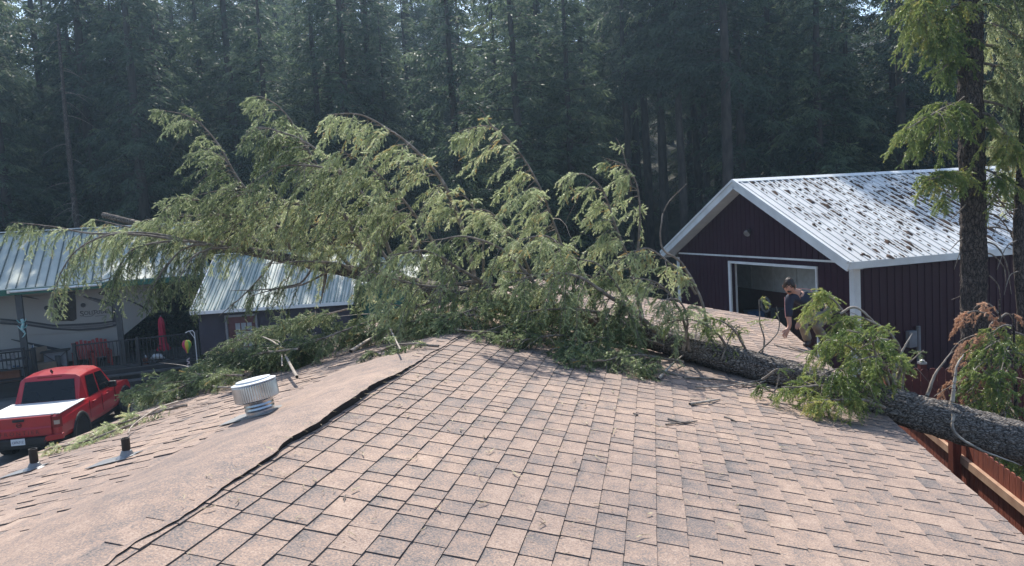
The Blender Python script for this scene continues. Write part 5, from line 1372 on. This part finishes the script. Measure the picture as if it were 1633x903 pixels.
hpl = J(1320, 500, YF+.42); knl = J(1301, 520, YF+.16); anl = J(1318, 546, YF+.42)
ver = [pel, bel, che, nb, nk, jaw, cra, shr, elr, wrr, hdr, shl, ell, wrl, hdl, hpr, knr, anr, hpl, knl, anl]
edg = [(0,1),(1,2),(2,3),(3,4),(4,5),(5,6),(2,7),(7,8),(8,9),(9,10),(2,11),(11,12),(12,13),(13,14),(0,15),(15,16),(16,17),(0,18),(18,19),(19,20)]
rad = [.13,.125,.14,.07,.055,.062,.095,.06,.045,.030,.036,.06,.045,.030,.036,.085,.06,.042,.085,.06,.042]
# fingers: five chains from each palm, slightly curled
def fingers(h, wri, down, side, curl):
    global ver, edg, rad
    base = ver.index(h); f = (h-wri).normalized(); s = (Vector(side)-f*Vector(side).dot(f)).normalized(); c = Vector(curl)
    for k, (o_, L) in enumerate(((-.030,.062),(-.011,.078),(.010,.074),(.029,.058))):
        a = h + f*.020 + s*o_; b = a + f*L*.5 + c*.008; d = b + f*L*.42 + c*.028
        i = len(ver); ver += [a, b, d]; rad += [.0105, .0095, .0075]; edg += [(base, i), (i, i+1), (i+1, i+2)]
    a = h - f*.02 + s*-.038; b = a + f*.03 + s*-.018 + c*.012; d = b + f*.03 + c*.014
    i = len(ver); ver += [a, b, d]; rad += [.012, .011, .008]; edg += [(base, i), (i, i+1), (i+1, i+2)]
fingers(hdr, wrr, None, (1, .2, 0), (.3, .6, -.5)); fingers(hdl, wrl, None, (0, .2, 1), (.0, .3, -1))
skin_obj('body', ver, edg, rad, M['skin'], man, 2)
# head detail
fd_ = Vector((-.38, -.88, -.28)).normalized(); fx = fd_.cross(Vector((0, 0, 1))).normalized(); fu = fx.cross(fd_).normalized()
hc = (jaw+cra)/2 + fd_*.012
fx = -fx if fx.dot(Vector((1, 0, 0))) < 0 else fx
# skull and face as one shaped surface
n1, n2 = 22, 28; vs = []; fs = []
for i in range(n1+1):
    th_ = math.pi*i/n1
    for j in range(n2):
        ph = 2*math.pi*j/n2
        x = math.sin(th_)*math.cos(ph); y = math.sin(th_)*math.sin(ph); z = math.cos(th_)     # y: forward
        wx = .077*(1-.20*max(0, -z-.1)); wy = .096; wz = .122
        px_, py_, pz_ = x*wx, y*wy, z*wz
        if y > 0:
            py_ *= 1 - .10*max(0, -z)
            py_ += .022*math.exp(-(x/.16)**2)*math.exp(-((z+.12)/.20)**2)                     # nose
            py_ -= .012*(math.exp(-((abs(x)-.40)/.16)**2)*math.exp(-((z-.08)/.11)**2))         # eye sockets
            py_ += .008*math.exp(-(x/.35)**2)*math.exp(-((z+.80)/.18)**2)                     # chin
            py_ += .006*math.exp(-((z-.24)/.10)**2)
        vs.append(hc + fx*px_ + fd_*py_ + fu*pz_)
for i in range(n1):
    for j in range(n2): fs.append((i*n2+j, i*n2+(j+1) % n2, (i+1)*n2+(j+1) % n2, (i+1)*n2+j))
m_ = MB(); m_.mesh(vs, fs); m_.build('head', M['skin'], man, smooth=True)
hd = [o for o in man.children if o.name.startswith('head')][0]
def fp(x, y, z): return hc + fx*x + fd_*y + fu*z
m_ = MB()
for s_ in (-1, 1): m_.tube([fp(s_*.015, .092, .034), fp(s_*.032, .090, .040), fp(s_*.052, .074, .034)], [.005, .007, .004], 6)
m_.build('eyebrows', M['hair'], hd)
for s_ in (-1, 1):
    m_ = MB(); m_.lathe([(.0, -.008), (.010, -.005), (.012, 0), (.010, .005), (0, .008)], fp(s_*.031, .079, .012), 10); m_.build('eye', M['black'], hd)
    m_ = MB(); m_.tube([fp(s_*.076, .0, .03), fp(s_*.086, -.008, .01), fp(s_*.078, .002, -.03)], [.010, .016, .009], 8); m_.build('ear', M['skin'], hd, smooth=True)
m_ = MB(); m_.tube([fp(-.034, .080, -.056), fp(-.012, .101, -.040), fp(.012, .101, -.040), fp(.034, .080, -.056)], [.005, .010, .010, .005], 8); m_.build('moustache', M['hair'], hd, smooth=True)
m_ = MB(); m_.tube([fp(-.024, .087, -.066), fp(0, .097, -.063), fp(.024, .087, -.066)], [.004, .006, .004], 6); m_.build('mouth', M['door_brown'], hd, smooth=True)
# hair: a thick uneven cap with a fringe
vs = []; fs = []; n1, n2 = 12, 30; rs = np.random.default_rng(4)
for i in range(n1+1):
    for j in range(n2):
        ph = 2*math.pi*j/n2; fr_ = max(0, math.sin(ph))
        lim = math.radians(112 - 46*fr_**1.5 + 6*math.sin(ph*9)); th_ = lim*i/n1
        x = math.sin(th_)*math.cos(ph); y = math.sin(th_)*math.sin(ph); z = math.cos(th_)
        k = 1.13 + .03*rs.normal() + (.02*math.sin(ph*7)) - (.06 if i == n1 else 0)
        vs.append(fp(x*.077*k, y*.096*k+.002, z*.122*k+.004))
for i in range(n1):
    for j in range(n2): fs.append((i*n2+j, i*n2+(j+1) % n2, (i+1)*n2+(j+1) % n2, (i+1)*n2+j))
m_ = MB(); m_.mesh(vs, fs); ho = m_.build('hair', M['hair'], hd, smooth=True, fix=False)
# clothes
upr = shr.lerp(elr, .5)
sv = [pel.lerp(bel, .35), bel, che, nb, shr, shr.lerp(elr, .5), elr.lerp(wrr, .42), shl, shl.lerp(ell, .5), ell.lerp(wrl, .35)]
skin_obj('shirt', sv, [(0,1),(1,2),(2,3),(2,4),(4,5),(5,6),(2,7),(7,8),(8,9)], [.145,.145,.165,.085,.082,.068,.055,.082,.068,.056], M['navy'], man, 2)
m_ = MB(); m_.tube([nb+Vector((-.06,-.03,.0)), nb+Vector((.0,-.055,-.045)), nb+Vector((.06,-.02,.0)), nb+Vector((.05,.06,.05)), nb+Vector((-.04,.05,.05)), nb+Vector((-.06,-.03,.0))], .017, 8, cap=False); m_.build('collar', M['navy'], man, smooth=True)
up = Vector((0, -.02, 1))
m_ = MB(); a = nb+Vector((.055,.02,.072)); b = shl+Vector((.01,.0,.088)); c = shl.lerp(ell, .35)+Vector((.068,0,.06)); m_.bar(a, b, .018, .010); m_.bar(b, c, .018, .010); m_.build('shoulder_stripe', M['shirt_stripe'], man)
m_ = MB(); a = shr+Vector((-.082,-.02,0)); b = shr.lerp(elr, .5)+Vector((-.070,-.02,0)); c = elr.lerp(wrr, .35)+Vector((-.056,-.02,0)); m_.bar(a, b, .008, .010); m_.bar(b, c, .008, .010); m_.build('sleeve_piping', M['shirt_stripe'], man)
tv = [pel, pel.lerp(bel, .4), hpr, hpr.lerp(knr, .5), knr, knr.lerp(anr, .5), anr.lerp(knr, .05), hpl, hpl.lerp(knl, .5), knl, knl.lerp(anl, .5), anl]
skin_obj('trousers', tv, [(0,1),(0,2),(2,3),(3,4),(4,5),(5,6),(0,7),(7,8),(8,9),(9,10),(10,11)], [.15,.145,.105,.095,.082,.072,.070,.105,.095,.082,.072,.068], M['khaki'], man, 2)
for an_, dr_ in ((anr, Vector((-.55, -.75, 0))), (anl, Vector((-.5, -.8, 0)))):
    gz = onR(*[q for q in ((1287, 553),)][0]) - foot
    b = Vector((an_.x, an_.y, 0)); pr = (HP((b+foot).dot(hR), (b+foot).dot(hU), .0)-foot).z
    b.z = pr
    d = dr_.normalized(); d.z = -RP*d.dot(hR); 
    if an_ is anl and an_.z - b.z > .2: b.z = an_.z-.1
    skin_obj('shoe', [b-d*.07+Vector((0,0,.055)), b+d*.03+Vector((0,0,.055)), b+d*.13+Vector((0,0,.042)), b+d*.20+Vector((0,0,.035)), b+Vector((0,0,.12))], [(0,1),(1,2),(2,3),(1,4)], [(.045,.05),(.045,.05),(.046,.042),(.035,.03),(.045,.045)], M['shoe'], man, 2)

# ------------------------------------------------------------------ conifers of the forest wall
def conifer(name, seed, h, c0, rmax, droop=.25, lev=.58, nb=7, sparse=0.0, size=1.0, trunk_r=None):
    rs = np.random.default_rng(seed)
    lean = np.cumsum(rs.normal(0, .02, 14)); lean2 = np.cumsum(rs.normal(0, .02, 14))
    zk = np.linspace(0, h, 14)
    r0_ = trunk_r or .011*h+.06
    ax = np.stack([lean*h*.06, lean2*h*.06, zk], -1)
    rad = r0_*(1-np.linspace(0, 1, 14)*.97)**.85; rad[0] *= 1.25
    v, f = tubes_mesh('', ax[None], rad[None], 12); V = [v]; F = [f]
    z = c0*h; zs = []
    while z < h*.985:
        fr = (z-c0*h)/(h*(1-c0)); n = max(3, int(round(nb*(1-.35*fr)+rs.normal(0, .8)))); zs += [z+rs.normal(0, .1)]*n; z += lev*(1-.35*fr)*rs.uniform(.7, 1.3)
    zs = np.clip(np.array(zs), 0, h*.99); m = len(zs)
    if sparse: k = rs.random(m) > sparse; zs = zs[k]; m = len(zs)
    fr = (zs-c0*h)/(h*(1-c0)); az = rs.uniform(0, 6.283, m)
    L = (1.12*rmax*(1-np.clip(fr, 0, 1))**.78*(.55+.45*np.minimum(1, fr*5+.35))*rs.uniform(.5, 1.22, m)+.22)
    d = np.stack([np.cos(az), np.sin(az), np.zeros(m)], -1)
    b0 = np.stack([np.interp(zs, zk, ax[:, 0]), np.interp(zs, zk, ax[:, 1]), zs], -1)
    S_ = 7; s = np.linspace(0, 1, S_)
    up = rs.uniform(-.15, .3, m)+.25*fr
    path = b0[:, None] + d[:, None]*(L[:, None]*s)[..., None]
    path[..., 2] += L[:, None]*(up[:, None]*s - (droop+rs.uniform(0, .3, m))[:, None]*s**1.8*1.2 + .22*s**4)
    v, f = tubes_mesh('', path, (.011+.006*L[:, None])*(1-s*.85), 3); V.append(v); F.append(f)
    # dead stubs low on the stem
    k = 26; zz = rs.uniform(.04, max(c0, .1), k)*h; a = rs.uniform(0, 6.28, k); l = rs.uniform(.3, 1.3, k)
    q = np.stack([np.interp(zz, zk, ax[:, 0]), np.interp(zz, zk, ax[:, 1]), zz], -1); dd = np.stack([np.cos(a), np.sin(a), rs.uniform(-.5, .1, k)], -1)
    path2 = q[:, None] + dd[:, None]*(l[:, None]*s)[..., None]; path2[..., 2] -= .35*l[:, None]*s**2
    v, f = tubes_mesh('', path2, np.full((k, 1), .016)*(1-s*.8), 3); V.append(v); F.append(f)
    off = np.cumsum([0]+[len(a_) for a_ in V[:-1]]); tr = mesh_np(name+'_trunk', np.concatenate(V), np.concatenate([f+o_ for f, o_ in zip(F, off)]))
    tr.polygons.foreach_set('use_smooth', np.ones(len(tr.polygons), dtype=bool)); tr.materials.append(M['bark_far'])
    # sprays of needles
    nsp = np.maximum(4, (L/.12/size).astype(int)); w_ = np.repeat(np.arange(m), nsp); sv = rs.uniform(.16, 1.0, len(w_))**.8
    fi = sv*(S_-1); i0 = np.minimum(fi.astype(int), S_-2); fq_ = (fi-i0)[:, None]
    bp = path[w_, i0]*(1-fq_)+path[w_, i0+1]*fq_; tt = nrm(path[w_, i0+1]-path[w_, i0])
    sd_ = np.stack([-np.sin(az), np.cos(az), np.zeros(m)], -1)[w_]*np.where(rs.random(len(w_)) < .5, -1, 1)[:, None]
    D = nrm(tt*rs.uniform(.2, 1, (len(w_), 1)) + sd_*rs.uniform(.2, 1, (len(w_), 1)) + np.array([0, 0, -1])*rs.uniform(.0, .75, (len(w_), 1)) + rs.normal(0, .15, (len(w_), 3)))
    ln = rs.uniform(.28, .66, len(w_))*size*np.minimum(1.2, .5+L[w_]*.35)
    # each spray: a spine with seven narrow needles-tufts leaving it on both sides
    nn = 7; k = np.arange(nn); N = len(w_)
    sx = nrm(np.cross(D, np.array([.05, .1, 1.]))); 
    tpos = (.10+.8*k/nn)[None, :]+rs.uniform(0, .08, (N, nn))
    sg = np.where(k % 2 == 0, 1, -1)[None, :, None]
    base = bp[:, None] + D[:, None]*(ln[:, None]*tpos)[..., None] + np.array([0, 0, -1.])*(ln[:, None]*tpos**2*.3)[..., None]
    nd = nrm(D[:, None]*1.0 + sx[:, None]*sg*.8 + np.array([0, 0, -.25]) + rs.normal(0, .18, (N, nn, 3)))
    wd = nrm(np.cross(nd, rs.normal(0, 1, (N, nn, 3))))
    lt = (ln[:, None]*(.55-.25*tpos))[..., None]*rs.uniform(.7, 1.3, (N, nn, 1)); ww = .034*size
    v = np.stack([base-wd*ww*.6, base+nd*lt*.45-wd*ww, base+nd*lt, base+nd*lt*.45+wd*ww], 2).reshape(-1, 3)
    f = np.arange(len(v)).reshape(-1, 4)
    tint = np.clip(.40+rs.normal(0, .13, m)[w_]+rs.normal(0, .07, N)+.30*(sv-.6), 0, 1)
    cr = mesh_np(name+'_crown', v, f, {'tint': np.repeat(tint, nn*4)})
    return tr, cr

KIND = {
 'full': [conifer('full', 11, 21, .04, 2.9, .22), conifer('full', 12, 19, .06, 2.6, .3), conifer('full', 13, 23, .10, 3.0, .28)],
 'mid': [conifer('mid', 21, 25, .22, 2.7, .35, sparse=.1), conifer('mid', 22, 24, .28, 2.5, .3, sparse=.12), conifer('mid', 23, 27, .25, 2.9, .35)],
 'bare': [conifer('bare', 31, 26, .42, 2.5, .3, sparse=.1, trunk_r=.30), conifer('bare', 32, 27, .47, 2.3, .35, sparse=.1, trunk_r=.26)],
 'young': [conifer('young', 41, 7, .03, 1.5, .12, lev=.28, size=.7), conifer('young', 42, 5.5, .03, 1.3, .15, lev=.26, size=.65)],
}
for kd in KIND:
    for tr, cr in KIND[kd]: cr.materials.append(M['needle_far'])
LAB = {'full': 'dark conifer with boughs down to the ground in the forest wall', 'mid': 'tall dark conifer with drooping boughs in the forest wall',
       'bare': 'tall conifer with a long bare trunk in the forest wall', 'young': 'small young fir growing below the tall forest trees'}
GRP = {'full': 'bushy conifers of the forest wall', 'mid': 'tall conifers of the forest wall', 'bare': 'bare trunked conifers of the forest wall', 'young': 'young firs under the forest'}
rf = random.Random(99)
def tree(kd, x, y, sc=1.0, label=None, rz=None, var=None, leaf=None, group=True):
    tr, cr = KIND[kd][var if var is not None else rf.randrange(len(KIND[kd]))]
    z = float(terrain(np.array(x), np.array(y)))-.15
    t = empty({'young': 'young_fir'}.get(kd, 'conifer_tree'), (x, y, z), rz if rz is not None else rf.uniform(0, 6.28)); t.scale = (sc, sc, sc*rf.uniform(.95, 1.06))
    tag(t, label or LAB[kd], 'tree', None if label else GRP[kd])
    a = link('trunk', tr, None, t); a.data.polygons.foreach_set('use_smooth', np.ones(len(tr.polygons), dtype=bool))
    b = link('crown', cr, None, t)
    if leaf: b.material_slots[0].link = 'OBJECT'; b.material_slots[0].material = M[leaf]
    return t
def px_tree(kd, px, Y, **k):
    q = P(px, 380, Y); return tree(kd, q.x, q.y, **k)
px_tree('full', 918, 37, sc=.95, var=0, label='paler full fir standing in front of the dark forest behind the fallen tree')
px_tree('bare', 1163, 34.5, sc=1.05, var=0, label='thick straight bare trunk just left of the barn ridge')
px_tree('bare', 1092, 37, sc=.95, var=1, label='slim bare trunk behind the thin bare arched limb')
px_tree('bare', 1062, 40, sc=.9, var=1); px_tree('bare', 1038, 42, sc=.95, var=0); px_tree('bare', 1008, 39, sc=.9, var=1); px_tree('bare', 1022, 46, sc=1); px_tree('bare', 1115, 44, sc=1)
px_tree('mid', 240, 37, sc=1.0, var=0, label='tall conifer with a visible trunk above the porch roof')
px_tree('mid', 1440, 37, sc=1.0, var=1, leaf='needle_rust', label='conifer with rusty dead boughs behind the barn roof')
px_tree('full', 1352, 39, sc=1.0, var=1, leaf='needle_rust', label='bushy conifer with a few rusty boughs above the barn ridge')
placed = [(t.location.x, t.location.y) for t in COL.objects if t.get('category') == 'tree']
def scatter(n, y0, y1, kinds, mind, xr):
    c = 0; tries = 0
    while c < n and tries < n*40:
        tries += 1
        y = rf.uniform(y0, y1); x = rf.uniform(-xr(y)-5, xr(y)+5)
        px = PW/2 + FPX*x/y
        if 860 < px < 1000 and y < 42: continue
        if 1355 < px < 1405 and rf.random() < .8: continue
        if any((x-a)**2+(y-b)**2 < mind**2 for a, b in placed): continue
        kd = rf.choice(kinds)
        if 1000 < px < 1200 and kd != 'bare' and y < 50 and rf.random() < .75: kd = 'bare'
        tree(kd, x, y, sc=rf.uniform(.85, 1.12)); placed.append((x, y)); c += 1
W_ = lambda y: y*.70
scatter(26, 36, 41, ['full', 'mid', 'full'], 2.1, W_)
scatter(40, 41, 50, ['full', 'mid', 'full'], 2.1, W_)
scatter(48, 50, 62, ['full', 'mid', 'full'], 2.2, W_)
scatter(64, 62, 84, ['full', 'mid', 'full'], 2.4, W_)
for px, Y, s_ in ((190, 34.5, 1), (60, 34, .9), (10, 35, 1.1), (520, 34, .9), (700, 33, .8), (1240, 32.5, .8), (1290, 33.5, .9), (1335, 33, 1), (840, 34, .9), (1010, 34, .7), (1130, 35, .8), (420, 34, 1.0), (330, 35, 1.1)):
    px_tree('young', px, Y, sc=s_)
for i, (px, Y, s_, lab) in enumerate(((252, 33.6, .55, 'brownish young fir behind the red parasol'), (292, 34.2, .65, 'young fir between the trailer nose and the shed'), (225, 35.5, .6, 'young fir just behind the slanted trailer nose'))):
    px_tree('young', px, Y, sc=s_, label=lab, leaf='needle_rust' if i == 0 else None)
# pale leaning dead snag
q = P(118, 380, 34.5); b = Vector((q.x, q.y, 0)); t = tag(empty('dead_snag', b), 'thin pale dead tree leaning in front of the dark forest at the left', 'dead tree')
top = P(92, 38, 35)-b
log_obj('trunk', [(0.4,0,-.2), top*.35+Vector((.1,0,0)), top*.7, top], [.16, .13, .10, .05], M['bark'], t, nseg=40, k=10)
rs = np.random.default_rng(77); k = 30; fz = rs.uniform(.15, .97, k); a = rs.uniform(0, 6.28, k); l = rs.uniform(.3, 1.5, k); s = np.linspace(0, 1, 6)
bp = np.array(top)[None]*fz[:, None]; dd = np.stack([np.cos(a), np.sin(a), rs.uniform(-.2, .3, k)], -1); pth = bp[:, None]+dd[:, None]*(l[:, None]*s)[..., None]; pth[..., 2] -= .5*l[:, None]*s**2
v, f = tubes_mesh('', pth, np.full((k, 1), .018)*(1-.8*s), 4); o = link('dead_limbs', mesh_np('dead_limbs', v, f), M['twig'], t)

# ------------------------------------------------------------------ the big fir at the right and what grows under it
TYb = 14.6
bq = P(1553, 540, TYb); base = Vector((bq.x, bq.y, 0))
bt = tag(empty('fir_tree', base), 'big fir with dark furrowed trunk and sunlit boughs in front of the barn', 'tree')
tp = [Vector((0,0,-.1)), P(1553, 530, TYb)-base, P(1551, 330, TYb)-base, P(1547, 140, TYb)-base, P(1547, 0, TYb)-base]; tp.append(tp[-1]+Vector((0,.1,6))); tp.append(tp[-1]+Vector((0,.1,7)))
log_obj('trunk', tp, [.28, .232, .222, .21, .195, .14, .05], M['bark'], bt, nseg=420, k=48, rough=.016)
def TB(pl, ya, yb, **k):
    kw = dict(sec=.75, droop=.8, nlen=.029, nw=.0075, ter=.2, spacing=.055, tint=.5, leaf='needle_fresh', r0=.03, t0=.1); kw.update(k)
    return bough(bt, [p-base for p in L3(pl, TYb+ya, TYb+yb)], **kw)
TB([(1553,12),(1520,10),(1490,15),(1458,32)], 0, -.8, seed=201)
TB([(1553,70),(1530,62),(1505,66),(1485,76)], 0, -1.0, seed=202, sec=.5)
TB([(1553,55),(1520,45),(1490,40)], 0, .8, seed=203, sec=.5)
TB([(1553,98),(1530,95),(1510,105),(1498,120)], 0, -.7, seed=204, sec=.5)
TB([(1553,168),(1520,168),(1485,185),(1448,206)], 0, -1.0, seed=205, sec=.8, dens=1.25)
TB([(1553,180),(1525,185),(1500,200),(1475,225)], 0, -.3, seed=206, sec=.7)
TB([(1553,178),(1580,185),(1600,205),(1615,235)], 0, -.9, seed=207, sec=.8)
TB([(1553,278),(1530,275),(1505,280),(1477,288)], 0, -.9, seed=208, sec=.6, dens=1.2)
TB([(1553,285),(1540,290),(1515,300),(1500,320)], 0, -.4, seed=209, sec=.45)
TB([(1553,272),(1575,272),(1590,280),(1605,290)], 0, -.8, seed=210, sec=.6)
for i, (y0, y1, dy) in enumerate(((-70, -60, .6), (-30, -10, -.8), (5, 20, .5), (35, 55, -.6), (70, 100, .7), (100, 140, -.5), (130, 170, .6), (160, 205, -.2), (205, 250, .8), (235, 285, -.2), (-100, -90, -.5))):
    TB([(1555,y0),(1590,y0+5),(1620,y0+20),(1660,y1+20)], 0, dy, seed=220+i, sec=.95, dens=1.15, leaf='needle', tint=.5)
for i, (y0, dy) in enumerate(((-60, .7), (-110, -.5), (-40, -.9))):
    TB([(1550,y0),(1520,y0+5),(1490,y0+18),(1455,y0+45)], 0, dy, seed=240+i, sec=.9)
for i, pl in enumerate(([(1551,145),(1525,165),(1497,182)], [(1551,40),(1520,55),(1480,85)], [(1551,300),(1535,330),(1512,355)], [(1551,360),(1535,390),(1522,430)], [(1551,400),(1540,430),(1530,450)], [(1553,300),(1580,305),(1610,340),(1633,380)],
        [(1555,340),(1590,345),(1615,380),(1628,430)], [(1555,385),(1585,390),(1605,420),(1612,470)], [(1555,410),(1580,405),(1600,425),(1606,455)], [(1555,440),(1575,440),(1590,455),(1595,480)], [(1555,320),(1595,330),(1640,335)], [(1555,365),(1600,365),(1650,400)],
        [(1552,450),(1535,470),(1515,480)], [(1555,300),(1590,320),(1625,330),(1660,360)], [(1552,375),(1530,385),(1515,400)])):
    TB(pl, 0, -.5+.15*i % .9, seed=250+i, dens=0, leaf='needle', r0=.017, wood='twig')
# second slim trunk at the picture's edge
q = P(1632, 470, 14.2); b2 = Vector((q.x, q.y, 0)); t2 = tag(empty('slim_tree', b2), 'slim trunk with dead twigs at the right edge beside the big fir', 'tree')
log_obj('trunk', [Vector((0.1,0,-.1)), P(1632,500,14.2)-b2, P(1624,385,14.2)-b2, P(1630,250,14.2)-b2, P(1640,60,14.2)-b2], [.13,.12,.10,.08,.05], M['bark'], t2, nseg=60, k=14)
for i, pl in enumerate(([(1630,330),(1600,345),(1580,380)], [(1628,380),(1605,395),(1590,430)], [(1628,300),(1600,300),(1575,325)], [(1630,430),(1610,440),(1600,470)])):
    bough(t2, [p-b2 for p in L3(pl, 14.2, 13.8)], dens=0, r0=.011, seed=270+i)
# dead brown sapling and green young fir beside the log
def sapling(px, py, Y, label, boughs, leaf, nm, stem_top, tint=.5):
    q = P(px, py, Y); b = Vector((q.x, q.y, 0)); t = tag(empty(nm, b), label, 'tree')
    top = P(*stem_top, Y)-b
    log_obj('trunk', [Vector((0,0,-.05)), top*.5+Vector((.05,0,0)), top], [.05, .035, .012], M['bark'], t, nseg=30, k=8, rough=.006)
    for i, (pl, dy) in enumerate(boughs):
        bough(t, [p-b for p in L3(pl, Y, Y+dy)], leaf=leaf, dens=.5 if leaf == 'needle_brown' else 1, sec=.3 if leaf == 'needle_brown' else .38, droop=.9, nlen=.025, nw=.007, ter=.12, r0=.012, seed=int(300+px+i), tint=tint, spacing=.05)
    return t
sapling(1590, 600, 11.0, 'dead sapling with rust brown needles standing behind the log', [
    ([(1592,520),(1570,500),(1545,498),(1530,515)], -.3), ([(1592,500),(1575,485),(1555,490),(1550,510)], .2), ([(1592,545),(1560,535),(1530,545),(1512,570)], -.4), ([(1590,560),(1555,560),(1525,570),(1510,590)], -.2),
    ([(1590,600),(1560,598),(1520,612),(1488,630)], -.5), ([(1592,510),(1605,500),(1615,510)], .2), ([(1590,535),(1565,545),(1545,560)], .3), 
    ([(1592,520),(1580,515),(1570,540)], -.5)], 'needle_brown', 'dead_sapling', (1594, 478))
sapling(1612, 640, 10.6, 'bushy green young fir at the right edge behind the log', [
    ([(1612,540),(1590,545),(1570,560)], -.4), ([(1612,560),(1580,570),(1550,595)], -.5), ([(1612,585),(1575,595),(1540,625)], -.4), ([(1612,610),(1575,625),(1530,650)], -.4), ([(1612,630),(1570,650),(1520,655)], -.5), ([(1612,560),(1640,570),(1660,590)], -.4),
    ([(1612,600),(1640,610),(1670,640)], -.5), ([(1612,640),(1590,665),(1560,680)], -.6), ([(1612,650),(1630,680),(1650,700)], -.7), ([(1612,520),(1600,520),(1585,530)], -.2), ([(1612,530),(1630,535),(1645,545)], .2), ([(1612,580),(1600,600),(1590,625)], -.7), ([(1612,620),(1605,650),(1600,690)], -.8),
    ([(1612,545),(1605,560),(1600,590)], -.7), ([(1612,660),(1580,690),(1560,700)], -.5), ([(1612,690),(1600,720),(1590,740)], -.6), ([(1612,690),(1630,730),(1640,760)], -.8)], 'needle_fresh', 'young_fir', (1616, 500), tint=.45)

# ------------------------------------------------------------------ thin sunlit haze, added to give the bluish lens veil over the forest
hm = bpy.data.materials.new('haze_veil'); hm.use_nodes = True; t = hm.node_tree; t.nodes.clear()
pv = t.nodes.new('ShaderNodeVolumePrincipled'); pv.inputs['Color'].default_value = (.52, .76, 1, 1); pv.inputs['Density'].default_value = .0010; pv.inputs['Anisotropy'].default_value = .55
mo = t.nodes.new('ShaderNodeOutputMaterial'); t.links.new(pv.outputs[0], mo.inputs['Volume'])
mb = MB(); mb.box(-410, 410, -410, 410, -1, 75)
tag(mb.build('haze', hm), kind='stuff')
